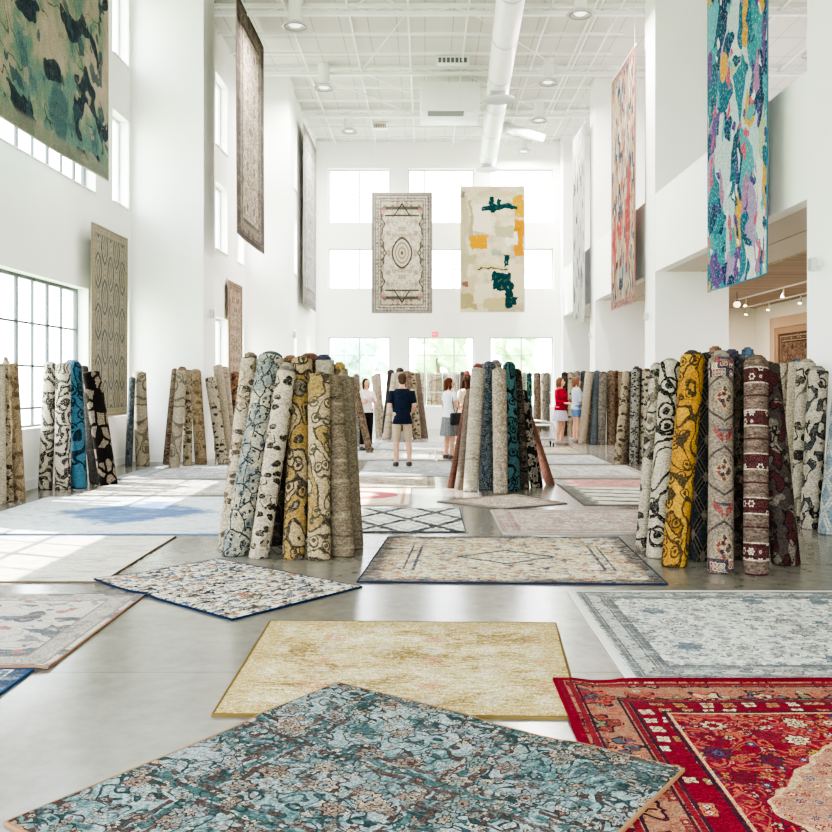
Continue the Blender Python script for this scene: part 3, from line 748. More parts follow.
flat_rug(rect(.66, 3.06, 1.85, 4.69), m_red, 'crimson red Persian rug in the right foreground', '#780a22', cell=.05, bw=.02)
tl, r_, l_ = FP(338, 687), FP(684, 775), FP(5, 825)
b_ = r_ + l_ - tl
ext = (l_ - tl) * .06
flat_rug([(l_)[:2], b_[:2], r_[:2], tl[:2]], m_teal(), 'large teal vintage rug with one corner towards us in the foreground', '#9a7456', cell=.035, bw=.008)
# ------------------------------------------------------------------ rolled rugs
RM = {}
def rm(k):
    if k not in RM: RM[k] = RDEF[k]()
    return RM[k]
R_ = roll_mat
RDEF = {
 'bgscroll': lambda: R_('leaf', '#cbbfa9', '#5f5444', '#9c8c70', None, .9),
 'bluebranch': lambda: R_('branch', '#c8c3ae', '#2f3d4e', '#7f94a0', '#31506e', 1., .3, '#d3cbb4'),
 'blackmotif': lambda: R_('leaf', '#d0c5b2', '#353029', '#a9997f', None, 1., .3, '#d9d0c0'),
 'gold': lambda: R_('scroll', '#c3ab7a', '#4b453f', '#b58f1c', '#8d8676', 1.3, .3, '#a59a80', sat=.82),
 'goldtear': lambda: R_('scroll', '#cbb68c', '#5a5247', '#ad8f30', '#cfbe98', 1.4, .25, '#c9bda0', .3, 1.4, .8),
 'greystripe': lambda: R_('stripe', '#9c8e78', '#5d5142', '#8a7a64', '#b7a98f', 1., .1),
 'greydist': lambda: R_('speck', '#8b8171', '#4d453c', '#a2967f', '#b8ac94', .9, .2, '#8f8472'),
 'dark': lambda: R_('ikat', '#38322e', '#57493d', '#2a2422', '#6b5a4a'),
 'rust': lambda: R_('persian', '#8a5a3c', '#40281e', '#a98a68', '#6b4a3a'),
 'beige': lambda: R_('speck', '#c9bda8', '#8d806c', '#d8cebd', '#e0d8c8', 1., .1),
 'tan': lambda: R_('leaf', '#b8a17e', '#7e6a4c', '#9a845f', None, .7, .4, '#c7b391'),
 'ivoryscroll': lambda: R_('scroll', '#d6cebd', '#26282c', '#d9d2c3', '#c9bfac', .75, .2, '#dcd4c6', .3, 2.),
 'mustard': lambda: R_('scroll', '#c8940c', '#4f463a', '#d2a520', '#ad7c08', 1.5, .12, '#c99c20', .35, 3., .92),
 'navydiam': lambda: R_('trellis', '#6d675f', '#23262e', '#8f8678', '#39424f', 1., .25, '#6a645c'),
 'medal': lambda: R_('medallion', '#a8998a', '#a62c2a', '#4a4460', '#8b7d74', 1., .3, '#b3a698'),
 'maroon': lambda: R_('bands', '#77625a', '#5d1f2a', '#7a2a34', '#a08d80', 1., .15, '#8d7a70'),
 'maroonikat': lambda: R_('ikat', '#5a4f4c', '#5c1c26', '#8d847c', '#2f2626', 1., .3, '#3a3030'),
 'greyscroll': lambda: R_('scroll', '#bfb5a4', '#8a7f70', '#c8bfae', '#b3a894', 1., .2, '#c4baa8', .3, 4.),
 'inkflora': lambda: R_('ikat', '#d8d0c2', '#4a525c', '#c5beb2', '#2e2a30', .9, .2, '#dcd5c8'),
 'inkleaf': lambda: R_('leaf', '#d3cbbc', '#3f3c3c', '#8b8172', None, .6, .3, '#d9d2c4'),
 'bluetrellis': lambda: R_('trellis', '#a9bccb', '#dfe5e6', '#b9c8d2', '#8ea7bd', 1., .2, '#c9d3d8'),
 'rustplain': lambda: R_('speck', '#7c4a3a', '#5a3229', '#8d5a48', '#96695a', 1., .1),
 'brownspeck': lambda: R_('speck', '#7e7066', '#4f453f', '#94857a', '#a3968a'),
 'ivorystripe': lambda: R_('stripe', '#cdc6b8', '#a69c8c', '#d9d3c7', '#c2b8a6', 1.4, .1),
 'bluepersian': lambda: R_('persian', '#7d8fa2', '#3c4c62', '#b9b6ac', '#4c7aa3', 1.3, .3, '#c3c2ba'),
 'ivoryspeck': lambda: R_('persian', '#d5ccbd', '#a99c8a', '#c4b39c', '#b98a6e', 1.4, .35, '#dad2c5'),
 'tealblack': lambda: R_('scroll', '#3d7484', '#14181c', '#4c8a99', '#35606f', 1.2, .25, '#4a7a88', .35, 5.),
 'charcoal': lambda: R_('persian', '#4a443f', '#25211f', '#6d655c', '#857a6e', 1.2),
 'blackdiag': lambda: R_('ikat', '#2a2725', '#8f887e', '#1c1a19', '#b5ada2', 1.3, .2, '#2f2b29'),
 'maze': lambda: R_('maze', '#e0dbd2', '#2c2830', '#2c2830', None, 1., .12, '#e4dfd6'),
 'mazecurve': lambda: R_('maze', '#dcd6cb', '#35302f', '#35302f', None, .75, .25, '#dfd9cf', .3, 2.7),
 'blue': lambda: R_('scroll', '#2f86b4', '#123046', '#1f6b9c', '#56a8c9', .9, .25, '#3f8db4', .4, 6.),
 'greyplain': lambda: R_('speck', '#5d5b5a', '#454342', '#6a6866', '#747270'),
 'blackblob': lambda: R_('blobs', '#262322', '#b7a898', '#8d8072', None, .9, .05, '#2b2827'),
 'leafbeige': lambda: R_('leaf', '#c4b59b', '#4b4339', '#a4947a', None, .85, .3, '#cdc0a8'),
 'swirlbeige': lambda: R_('scroll', '#cbc1b0', '#8a7f70', '#c4b8a4', '#d4cbbc', .7, .3, '#d2c9ba', .3, 8.),
 'orange': lambda: R_('ikat', '#a86c3c', '#c98848', '#5b4a40', '#3c3a48', 1.2),
 'blueden': lambda: R_('speck', '#5d6f80', '#42525f', '#75879a', '#8797a5'),
 'navywhite': lambda: R_('leaf', '#b9b8b4', '#2f3a50', '#42506a', None, 1.6, .15, '#cfccc4'),
 'persbrown': lambda: R_('persian', '#a08a74', '#5c4a3e', '#c3b096', '#7c6656', 1.4),
 'persgrey': lambda: R_('persian', '#a8a49e', '#6b6a6a', '#c7c3bb', '#8a8c90', 1.4),
 'persnavy': lambda: R_('persian', '#4d5563', '#2b3240', '#8d93a0', '#a89e90', 1.5),
}
CORE = {'tan': '#86705a', 'brown': '#6d543e', 'rust': '#8f5a3c', 'gold': '#ad8428', 'navy': '#3c4262', 'dark': '#3a342f', 'teal': '#41606a',
        'red': '#9c2f3c', 'blue': '#3a5f80', 'ivory': '#96897a', 'pink': '#b98a86', 'grey': '#8a857d'}
def m_core(k):
    nm = 'coil_' + k
    if nm in MC: return MC[nm]
    g = G(nm); u, v = g.uv(); st = g.noise(u * 3, v * 14, 9, 3, .7); f = g.noise(u, v, 90, 2, .7)
    c = CORE[k]
    col = g.mix(g.step(st, .42, .6) * .75, c, g.mix(.55, c, '#3b2f26'))
    col = g.mix((v * 2. + u).frac().lt(.3) * .55, col, '#2e2620')
    col = g.mix(g.step(f, .56, .7) * .5, col, '#b5a88e')
    MC[nm] = g.weave(u, v, col, .5, 150, 0); return MC[nm]

def roll_meshes(r, L, seed, tele, n=28, coil=True, A=Vector((0, 0, 1)), centred=False):
    """outer wrap: a spiral-edged leaning cylinder; coil: stepped inner turns showing at the top"""
    rnd = random.Random(seed)
    bm = bmesh.new(); ul = bm.loops.layers.uv.new('UVMap'); uvd = {}
    ph = PI/2 + (0 if centred else rnd.uniform(-1.6, 1.6)); f0 = rnd.uniform(0, 9); uo = 0 if centred else f0; flip = rnd.choice((-1, 1)); nz = max(8, int(L / .11))
    Mq = Vector((0, 0, 1)).rotation_difference(A).to_matrix(); lean_z = Mq[2]
    rad = lambda a, z: r * (1 - .07 * ((a / (2*PI)) % 1.0)) * (1 + .018 * math.sin(3*a + f0 + z*2.2) + .02 * math.sin(z*3.1 + f0))
    def P(k, z, s=1.0):
        a = 2*PI*k/n; q = rad(a, z) * s
        return Vector((q*math.cos(a*flip+ph), q*math.sin(a*flip+ph), z))
    rings = []
    top_prof = [(1.0, L - r*.16), (.975, L - r*.05), (.9, L - r*.005), (.84, L), (.76, L - r*.10)]
    prof = [(.9, 0.0), (1.0, .012)] + [(1.0, z) for z in [.012 + (L - r*.16 - .012) * i / nz for i in range(1, nz)]] + top_prof
    for s, z in prof:
        ring = []
        for k in range(n + 1):
            p = P(k, z, s)
            if z < .3: p.z += -(lean_z[0]*p.x + lean_z[1]*p.y) / lean_z[2] * (1 - z/.3)
            v = bm.verts.new(p); uvd[v] = ((k/n - .5) * 2*PI*r + uo, z + uo * .7); ring.append(v)
        rings.append(ring)
    for a, b in zip(rings, rings[1:]):
        for k in range(n):
            f = bm.faces.new((a[k], a[k+1], b[k+1], b[k]) if flip > 0 else (a[k], b[k], b[k+1], a[k+1]))
            for l in f.loops: l[ul].uv = uvd[l.vert]
    # seam flap: the loose end of the rug, a real step between first and last column
    for a, b in zip(rings, rings[1:]):
        f = bm.faces.new((a[n], a[0], b[0], b[n]) if flip > 0 else (a[n], b[n], b[0], a[0]))
        for l in f.loops: l[ul].uv = uvd[l.vert]
    bm.faces.new(rings[0][:n][::-1] if flip > 0 else rings[0][:n])
    if not coil:
        f = bm.faces.new(rings[-1][:n]); return bm, None
    cb = bmesh.new(); cl = cb.loops.layers.uv.new('UVMap'); cu = {}
    m = 26; R0 = .81 * r; turns = max(3, min(6, int(r / .022))); rr = []
    for i in range(m + 1):
        t = i / m; row = []
        for k in range(n):
            a = 2*PI*k/n; sp = (t * turns + k / n) 
            fr = sp % 1.0; lev = (sp - fr) / turns
            q = R0 * (1 - t) * (1 + .03 * math.sin(2*a + f0))
            z = L - r*.12 + tele * min(1, max(0, lev) * 1.9) ** .7 + r * .11 * (1 - (2*fr - 1) ** 2) - (r * .12 if t > .93 else 0)
            if i == 0: z = L - r * .2
            v = cb.verts.new((q*math.cos(a*flip+ph), q*math.sin(a*flip+ph), z)); cu[v] = (k/n + f0, t * 3); row.append(v)
        rr.append(row)
    for a, b in zip(rr, rr[1:]):
        for k in range(n):
            f = cb.faces.new((a[k], a[(k+1) % n], b[(k+1) % n], b[k]))
            for l in f.loops: l[cl].uv = cu[l.vert]
    bmesh.ops.remove_doubles(cb, verts=rr[-1], dist=1e-4)
    bmesh.ops.recalc_face_normals(cb, faces=cb.faces)
    return bm, cb

SEED = [0]
def roll(xb, yb, xt, yt, w, lean, mat, label, core='tan', tele=.05, group=None, far=False, yoff=0.):
    """xb,yb foot; xt,yt head; w width (px seen from the viewpoint); lean = metres leaned away from us"""
    SEED[0] += 1
    d0 = dep(yb) + yoff; r = w / 2 * d0 / F; Yb = d0 + r; Xb = (xb - XV) * Yb / F
    Yt = Yb + lean; Xt = (xt - XV) * Yt / F; Zt = CH + (YH - yt) * Yt / F
    A = Vector((Xt - Xb, Yt - Yb, Zt)); L = A.length; A.normalize()
    sn = math.sqrt(max(0, 1 - A.z * A.z))
    root = empty('rolled_rug', (Xb, Yb, .002), label, 'rolled rug', group)
    root.rotation_mode = 'QUATERNION'; root.rotation_quaternion = Vector((0, 0, 1)).rotation_difference(A)
    bm, cb = roll_meshes(r, L, SEED[0] * 13 + 5, tele * .8 + .006, 18 if far else 36, True, A, mat in ('medal', 'maroon'))
    obj('outer_wrap', bm, rm(mat), root)
    obj('inner_coil', cb, m_core(core), root)
    return root

g1 = 'rolled rugs in the front center stack'
for a in (
 (227, 550, 250, 359, 19, .35, 'bgscroll', 'beige rolled rug at left edge of the front center stack, behind the blue branch roll', 'tan', .07),
 (235, 557.5, 272, 357, 29, .45, 'bluebranch', 'wide ivory rolled rug with blue branches in the front center stack', 'teal', .05),
 (258.5, 559.5, 287, 372, 21.5, .3, 'blackmotif', 'beige rolled rug with black motifs between the blue branch roll and the gold rolls', 'ivory', .1),
 (293.5, 560.5, 302, 360, 24, .62, 'gold', 'gold and grey scroll rolled rug, taller of the two gold rolls in front center stack', 'tan', .03),
 (319, 561.5, 319.5, 375, 24, .36, 'goldtear', 'shorter rolled rug with gold and grey teardrops in the front center stack', 'tan', .02),
 (343.5, 558, 331, 378, 24, .4, 'greystripe', 'brown striped rolled rug squeezed behind the gold teardrop roll', 'brown', .03),
 (353, 549.5, 343, 378, 23, .35, 'greydist', 'worn grey brown rolled rug at right edge of the front center stack', 'grey', .02)):
    roll(*a[:10], group=g1) if len(a) == 10 else None
for a in (
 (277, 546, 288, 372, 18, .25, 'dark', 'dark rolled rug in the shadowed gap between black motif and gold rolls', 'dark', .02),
 (262, 541, 264, 359, 17, -.1, 'bgscroll', 'beige rolled rug whose top peeks out left of the blue branch roll top', 'tan', .05),
 (292, 538, 290, 360, 19, -.15, 'rust', 'rust brown rolled rug whose top shows behind the black motif roll', 'rust', .05),
 (315, 537, 310, 356, 21, -.12, 'rust', 'rust rolled rug with wide speckled top behind the gold rolls', 'rust', .03),
 (329, 541, 324.5, 360, 19.5, -.05, 'beige', 'beige rolled rug with navy coil on top behind the teardrop roll', 'navy', .06),
 (345, 538, 340, 369, 16, -.12, 'tan', 'rolled rug with mustard yellow top poking up behind the worn grey roll', 'gold', .08)):
    roll(*a[:10], group=g1)

g2 = 'rolled rugs in the right front stack'
for a in (
 (641.5, 551.5, 657, 366, 14, .4, 'inkleaf', 'thin black and ivory rolled rug at the far left of the right front stack', 'ivory', .03),
 (657, 559, 671, 363, 23, .42, 'ivoryscroll', 'ivory rolled rug with black sweeping scrolls in the right front stack', 'ivory', .04),
 (674, 568.5, 692.5, 357, 26, .45, 'mustard', 'mustard yellow scroll rolled rug in the right front stack', 'dark', .06),
 (699, 562, 707, 357, 20, .55, 'navydiam', 'navy and grey diamond rolled rug right behind the mustard roll', 'dark', .04),
 (720, 574.5, 721, 359, 26.5, .4, 'medal', 'taupe rolled rug with red and navy medallions in the right front stack', 'ivory', .08),
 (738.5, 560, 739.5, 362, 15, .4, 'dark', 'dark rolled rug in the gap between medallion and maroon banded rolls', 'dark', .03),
 (756, 576.5, 756.5, 361, 25.5, .3, 'maroon', 'maroon rolled rug with ivory checker bands in the right front stack', 'brown', .05),
 (786, 567, 766, 366, 29, .5, 'maroonikat', 'dark red blotched rolled rug leaning at the right edge of the right front stack', 'dark', .03),
 (712, 549, 716, 352, 17, -.1, 'rust', 'rolled rug with brown coil on top behind the taupe medallion roll', 'rust', .06),
 (731, 550, 731, 355, 18, -.1, 'persnavy', 'rolled rug with blue grey speckled top right of the medallion roll top', 'navy', .06),
 (748, 548, 747, 354, 17, -.12, 'blueden', 'rolled rug with bright blue coil on top behind the maroon banded roll', 'blue', .07),
 (690, 548, 698, 357, 15, -.1, 'persnavy', 'navy flecked rolled rug peeking up right of the mustard roll top', 'brown', .05)):
    roll(*a[:10], group=g2)

g3 = 'rolled rugs in the stack at the right edge'
for a in (
 (777, 516, 784, 365, 17, .3, 'greyscroll', 'grey beige scroll rolled rug, leftmost of the stack at the right edge', 'tan', .02),
 (790, 520, 796, 363, 15, .25, 'beige', 'plain beige rolled rug behind the branch roll in the right edge stack', 'blue', .05),
 (800, 526, 806.5, 363, 19, .12, 'inkleaf', 'ivory rolled rug with sparse black branches in the right edge stack', 'ivory', .05),
 (810.5, 530, 818, 371, 20.5, .1, 'inkflora', 'ivory rolled rug with dark grey flora in the right edge stack', 'ivory', .06),
 (831.5, 536, 846, 388, 27, .15, 'bluetrellis', 'pale blue trellis rolled rug cut off by the right edge of the photo', 'blue', .05),
 (798, 512, 814, 361, 14, .05, 'tan', 'tan rolled rug topping out behind the ivory branch roll', 'brown', .05),
 (771, 500, 771, 368, 11, -.05, 'greyplain', 'dark grey rolled rug far behind the leaning dark red roll', 'grey', .03)):
    roll(*a[:10], group=g3)

g4 = 'rolled rugs in the middle stack'
for a in (
 (450.5, 488.5, 468, 396, 7, .4, 'rustplain', 'thin rust rolled rug leaning at the left foot of the middle stack', 'rust', .02),
 (459.5, 490.5, 471, 390, 10, .45, 'brownspeck', 'grey brown rolled rug second from left in the middle stack', 'brown', .02),
 (470.5, 492, 478, 369, 15, .4, 'ivorystripe', 'cream striped rolled rug in the middle stack', 'red', .09),
 (486, 490, 488.5, 365, 15, .6, 'bluepersian', 'blue floral rolled rug in the middle stack', 'navy', .05),
 (500.5, 494, 499, 370, 15, .35, 'ivoryspeck', 'ivory speckled rolled rug in front center of the middle stack', 'ivory', .03),
 (514, 491.5, 509, 365, 14, .4, 'tealblack', 'teal rolled rug with black scrolls in the middle stack', 'teal', .05),
 (524.5, 490, 516, 371, 11, .4, 'charcoal', 'charcoal rolled rug right of the teal one in the middle stack', 'dark', .03),
 (537, 488, 521, 392, 13, .45, 'blackdiag', 'black and grey blotched rolled rug leaning on right of the middle stack', 'dark', .02),
 (550.5, 485.5, 527, 413, 10, .5, 'rustplain', 'rust brown rolled rug leaning at the right foot of the middle stack', 'rust', .02),
 (484, 479, 484, 366, 11, -.2, 'persnavy', 'navy rolled rug with its top behind the blue floral roll', 'navy', .04),
 (497, 478, 496, 363, 12, -.2, 'persgrey', 'grey rolled rug with coil rising behind the ivory speckled roll', 'grey', .06)):
    roll(*a[:10], group=g4)

g5 = 'rolled rugs in the stack by the gridded window'
for a in (
 (45.5, 489.5, 50.5, 364, 14, .15, 'mazecurve', 'black and white rolled rug with curved lines by the gridded window', 'grey', .03),
 (62.5, 490, 63, 365, 15.5, .2, 'maze', 'black and white maze rolled rug next to the bright blue roll', 'ivory', .03),
 (80, 489, 73.5, 364, 15.5, .45, 'blue', 'bright blue rolled rug with dark scrolls by the gridded window', 'blue', .06),
 (94.5, 484, 83, 367, 10, .4, 'greyplain', 'plain dark grey rolled rug between bright blue and black blob rolls', 'grey', .02),
 (109, 485.5, 91, 373, 18, .2, 'blackblob', 'black rolled rug with beige blobs leaning by the gridded window', 'dark', .02),
 (72, 481, 70, 362, 12, -.05, 'blueden', 'blue grey rolled rug peeking over the bright blue roll', 'blue', .04)):
    roll(*a[:10], group=g5)
g6 = 'rolled rugs cut off by the left edge'
for a in (
 (-1, 505, -2, 366, 14, .1, 'beige', 'plain beige rolled rug cut off by the left edge of the photo', 'tan', .02),
 (8.5, 502, 3, 365, 10, .3, 'leafbeige', 'beige rolled rug with dark flecks at the left edge', 'tan', .02),
 (20, 500, 12.5, 365, 11.5, .3, 'tan', 'brown beige rolled rug, rightmost of the left edge group', 'brown', .02),
 (14, 497, 6, 361, 7, .05, 'beige', 'rolled rug with pink top behind the left edge group', 'pink', .07)):
    roll(*a[:10], group=g6)
g7 = 'rolled rugs around the left white pier'
for a in (
 (128.5, 466, 132, 378, 7, .2, 'bluepersian', 'narrow rolled rug with bluish foot left of the white pier', 'tan', .02),
 (142.5, 465.5, 139.5, 373, 14, .25, 'swirlbeige', 'beige rolled rug with grey swirls at left corner of the white pier', 'brown', .03),
 (166, 465, 175, 370, 7, .35, 'persbrown', 'thin brown rolled rug, leftmost against the white pier front', 'navy', .03),
 (174.5, 468.5, 182, 370, 11.5, .15, 'swirlbeige', 'cream rolled rug with a rust coil against the white pier front', 'rust', .07),
 (187.5, 467, 187.5, 371, 9, .08, 'leafbeige', 'dull beige rolled rug between cream and tan rolls on the white pier front', 'tan', .02),
 (201, 465, 195, 371, 12, .38, 'tan', 'tan rolled rug leaning left against the white pier front', 'grey', .03),
 (223.5, 464, 210.5, 378, 11.5, .3, 'blackmotif', 'beige rolled rug with black leaves just right of the white pier', 'tan', .01),
 (229.5, 462, 218, 366, 10, .3, 'beige', 'light beige rolled rug behind the black leaf roll', 'dark', .02),
 (234, 460, 224, 368, 9, .3, 'ivorystripe', 'pale rolled rug behind the left edge of the front center stack', 'dark', .02),
 (212, 458, 209.5, 366, 9, .1, 'dark', 'dark rolled rug topping out just right of the white pier', 'dark', .03),
 (237.5, 455, 235, 373, 9.5, .2, 'orange', 'orange rolled rug with navy top behind the front center stack', 'navy', .03)):
    roll(*a[:10], group=g7)
# rows in the distance
g8 = 'rolled rugs in the back left cluster'
for a in (
 (370, 453.5, 353, 379, 7.5, .3, 'persbrown', 'brown flecked rolled rug leaning right of the front center stack', 'tan', .04),
 (359, 447, 356, 376, 8, .3, 'persgrey', 'grey flecked rolled rug behind the worn grey roll', 'rust', .05),
 (379, 436, 374.5, 376, 6.5, .25, 'ivoryspeck', 'ivory rolled rug right of the woman in black trousers', 'tan', .03),
 (382, 431, 378, 374, 6, .2, 'greyscroll', 'pale grey rolled rug between the two left shoppers', 'grey', .02)):
    roll(*a[:10], group=g8, far=True)
g9 = 'rolled rugs in the stack behind the man'
for a in (
 (387, 439, 396, 374, 9, .35, 'ivorystripe', 'ivory rolled rug just left of the man in navy', 'tan', .02),
 (385, 433, 391, 371, 7, .3, 'charcoal', 'dark rolled rug leaning left of the man in navy', 'dark', .04),
 (396, 439.5, 401, 373, 9, .3, 'ivoryspeck', 'ivory speckled rolled rug behind back of the man in navy', 'tan', .03),
 (408, 439.5, 407, 372, 9, .3, 'persbrown', 'brown floral rolled rug behind shoulder of the man in navy', 'rust', .03),
 (417, 439, 411, 373, 9, .3, 'leafbeige', 'beige flecked rolled rug right of the man in navy', 'brown', .03),
 (424.5, 438, 416.5, 374, 8, .35, 'brownspeck', 'grey brown rolled rug, rightmost of the stack behind the man', 'dark', .03),
 (400, 431, 400, 369, 8, .0, 'dark', 'dark rolled rug with top above the head of the man in navy', 'dark', .05)):
    roll(*a[:10], group=g9, far=True)
pal = ['persbrown', 'leafbeige', 'tan', 'greystripe', 'persgrey', 'beige', 'brownspeck', 'swirlbeige', 'charcoal']
tone = {'persbrown': 'brown floral', 'leafbeige': 'beige flecked', 'tan': 'tan', 'greystripe': 'brown striped', 'persgrey': 'grey floral', 'beige': 'plain beige', 'brownspeck': 'grey brown', 'swirlbeige': 'cream swirl', 'charcoal': 'charcoal',
        'bluepersian': 'blue floral', 'blueden': 'denim blue', 'persnavy': 'navy floral', 'rust': 'rust floral', 'ivorystripe': 'cream striped', 'tealblack': 'teal'}
ordn = ['first', 'second', 'third', 'fourth', 'fifth', 'sixth', 'seventh', 'eighth', 'ninth', 'tenth', 'eleventh', 'twelfth']
rnd = random.Random(3)
for i in range(9):
    k = pal[i % len(pal)]; x = 423.5 + i * 5.4
    roll(x, 428.6, x + rnd.uniform(-.6, .6), 373.5 + rnd.uniform(-1, 1), 5.6, .12, k, '%s rolled rug, %s from left in the row behind the grey skirted woman' % (tone[k], ordn[i]), rnd.choice(['tan', 'brown', 'dark', 'rust']), .03, 'rolled rugs in the row by the back wall', True)
for i, (x, k) in enumerate(((474, 'charcoal'), (480, 'persgrey'), (486, 'persbrown'))):
    roll(x, 428, x - .5, 376, 6, .1, k, '%s rolled rug mostly hidden behind the left half of the middle stack' % tone[k], 'dark', .03, 'rolled rugs in the row by the back wall', True)
roll(465, 434, 467, 375, 9, .25, 'rust', 'rolled rug with a bright red coil behind the long haired woman', 'red', .16, 'rolled rugs by the red coil', True)
roll(461, 431, 463, 373, 6, .2, 'persnavy', 'dark rolled rug left of the roll with the red coil', 'navy', .05, 'rolled rugs by the red coil', True)
for i, (x, y, k, w) in enumerate(((524, 430, 'persgrey', 5), (529.5, 431, 'tealblack', 6), (537.5, 432, 'persbrown', 7.5), (543.5, 430, 'greyscroll', 5), (547, 431, 'persgrey', 6), (552, 429, 'charcoal', 5))):
    lab = ['grey floral rolled rug closest to right side of the middle stack', 'teal rolled rug in the back row right of the middle stack', 'broad brown rolled rug in the back row above the metal cart',
           'pale grey rolled rug in the back row above the metal cart', 'grey rolled rug in the back row, left of the woman in red', 'charcoal rolled rug just behind the woman in red'][i]
    roll(x, y, x - .3, 373.5, w, .15, k, lab, 'grey', .03, 'rolled rugs in the back row right of the middle stack', True)
for i, (x, k) in enumerate(((564, 'charcoal'), (570, 'leafbeige'), (576.5, 'persgrey'), (583, 'persnavy'))):
    roll(x, 436, x + .5, 373 - (i > 1), 6.5, .2, k, ['charcoal rolled rug between heads of the two women on right', 'beige flecked rolled rug above the shoulder of the woman in grey blue', 'grey floral rolled rug behind the woman in grey blue', 'navy flecked rolled rug just right of the woman in grey blue'][i], rnd.choice(['dark', 'navy', 'tan']), .03, 'rolled rugs behind the two women', True)
for i, (xb, yb, xt, k, w, c, lab) in enumerate((
    (582, 444.5, 589.5, 'beige', 9, 'tan', 'plain beige rolled rug leaning right behind the two women'),
    (593.5, 444.8, 597, 'blueden', 8.5, 'navy', 'denim blue rolled rug in the right row'),
    (601.5, 444.8, 603.3, 'persgrey', 9, 'dark', 'grey floral rolled rug right of the denim blue one'),
    (610.5, 444.8, 611, 'persbrown', 9, 'dark', 'brown floral rolled rug in middle of the right row'),
    (587.5, 443.6, 592, 'greyscroll', 7, 'dark', 'pale grey rolled rug left of the denim blue one'),
    (616, 443.8, 616.5, 'rust', 7, 'brown', 'rust floral rolled rug in the right row, deep in shadow'),
    (620.5, 443.6, 621, 'tan', 6, 'tan', 'tan rolled rug behind the leaning flecked beige roll'))):
    roll(xb, yb, xt, 373 - i % 2, w * .95, (.02, .3)[i % 2], k, lab, c, .04, 'rolled rugs in the right row', True)
for a in (
    (618, 465, 627, 373, 9.5, .25, 'leafbeige', 'beige flecked rolled rug leaning at left of the small stack before the right pier', 'rust', .03),
    (625.5, 464, 631, 373, 8, .25, 'persbrown', 'brown rolled rug second in the small stack before the right pier', 'brown', .03),
    (633.5, 465.5, 636, 370, 9.5, .25, 'navywhite', 'navy and white rolled rug in the small stack before the right pier', 'navy', .08),
    (644.5, 465.5, 647, 371, 10.5, .2, 'blackmotif', 'ivory rolled rug with black leaves before the right pier', 'rust', .05),
    (638, 464, 640, 370, 7, .2, 'persnavy', 'dark rolled rug with rust top behind the navy and white roll', 'rust', .04)):
    roll(*a[:10], group='rolled rugs in the small stack before the right pier', far=True)

# ------------------------------------------------------------------ hanging rugs
def hang(name_lab, p0, p1, z0, z1, mat, bind='#8d8478', th=.012, wave=.012, sag=0., group='rugs hung from above', ceil=True, uvscale=1.):
    """vertical rug between floor points p0 and p1 (left and right seen from the room)"""
    a, b = Vector((*p0, 0)), Vector((*p1, 0)); d = (b - a); W = d.length; d.normalize(); nrm = Vector((d.y, -d.x, 0)); H = z1 - z0
    c = (a + b) / 2
    root = empty('hanging_rug', (c.x, c.y, z0), name_lab, 'hanging rug', group)
    nx, ny = max(8, int(W / .1)), max(12, int(H / .1)); bm = bmesh.new(); ul = bm.loops.layers.uv.new('UVMap'); uvd = {}
    ph = c.x * 3.1 + c.y
    V = {}
    for k in (0, 1):
        for i in range(nx+1):
            for j in range(ny+1):
                s, t = i/nx, j/ny
                off = wave * (1 - t*.7) * math.sin(s*7 + ph + t) + wave*.6*(1-t)**4 * math.sin(s*13+ph)
                zz = z0 + t*H - (sag * math.sin(PI * s) * (1-t)**3 if sag else 0)
                p = a + d*(s*W) + nrm*(off + (th if k == 0 else 0)) - c
                V[k,i,j] = bm.verts.new((p.x, p.y, zz - z0)); uvd[V[k,i,j]] = ((s-.5)*W*uvscale, (t-.5)*H*uvscale)
    for i in range(nx):
        for j in range(ny):
            bm.faces.new((V[0,i,j], V[0,i+1,j], V[0,i+1,j+1], V[0,i,j+1])); bm.faces.new((V[1,i,j], V[1,i,j+1], V[1,i+1,j+1], V[1,i+1,j]))
    per = [(i, 0) for i in range(nx)] + [(nx, j) for j in range(ny)] + [(i, ny) for i in range(nx, 0, -1)] + [(0, j) for j in range(ny, 0, -1)]
    for p, q in zip(per, per[1:] + per[:1]): bm.faces.new((V[0, *p], V[1, *p], V[1, *q], V[0, *q]))
    for f in bm.faces:
        for l in f.loops: l[ul].uv = uvd[l.vert]
    edge = [ (V[0, *p].co + V[1, *p].co) / 2 for p in per]
    obj('woven_panel', bm, mat, root)
    obj('edge_binding', T(edge + edge[:1], .011, 6, False), plain('binding_' + bind.lstrip('#'), bind, .9), root)
    e = .06
    obj('hanging_rod', T([a - d*e - c + Vector((0,0,H+.012)), b + d*e - c + Vector((0,0,H+.012))], .018, 8), WMETAL, root)
    if ceil:
        for q in (a + d * .1, b - d * .1):
            obj('hanging_wire', T([q - c + Vector((0,0,H+.01)), q - c + Vector((0, 0, CZ - z0))], .006, 5), WMETAL, root)
    return root

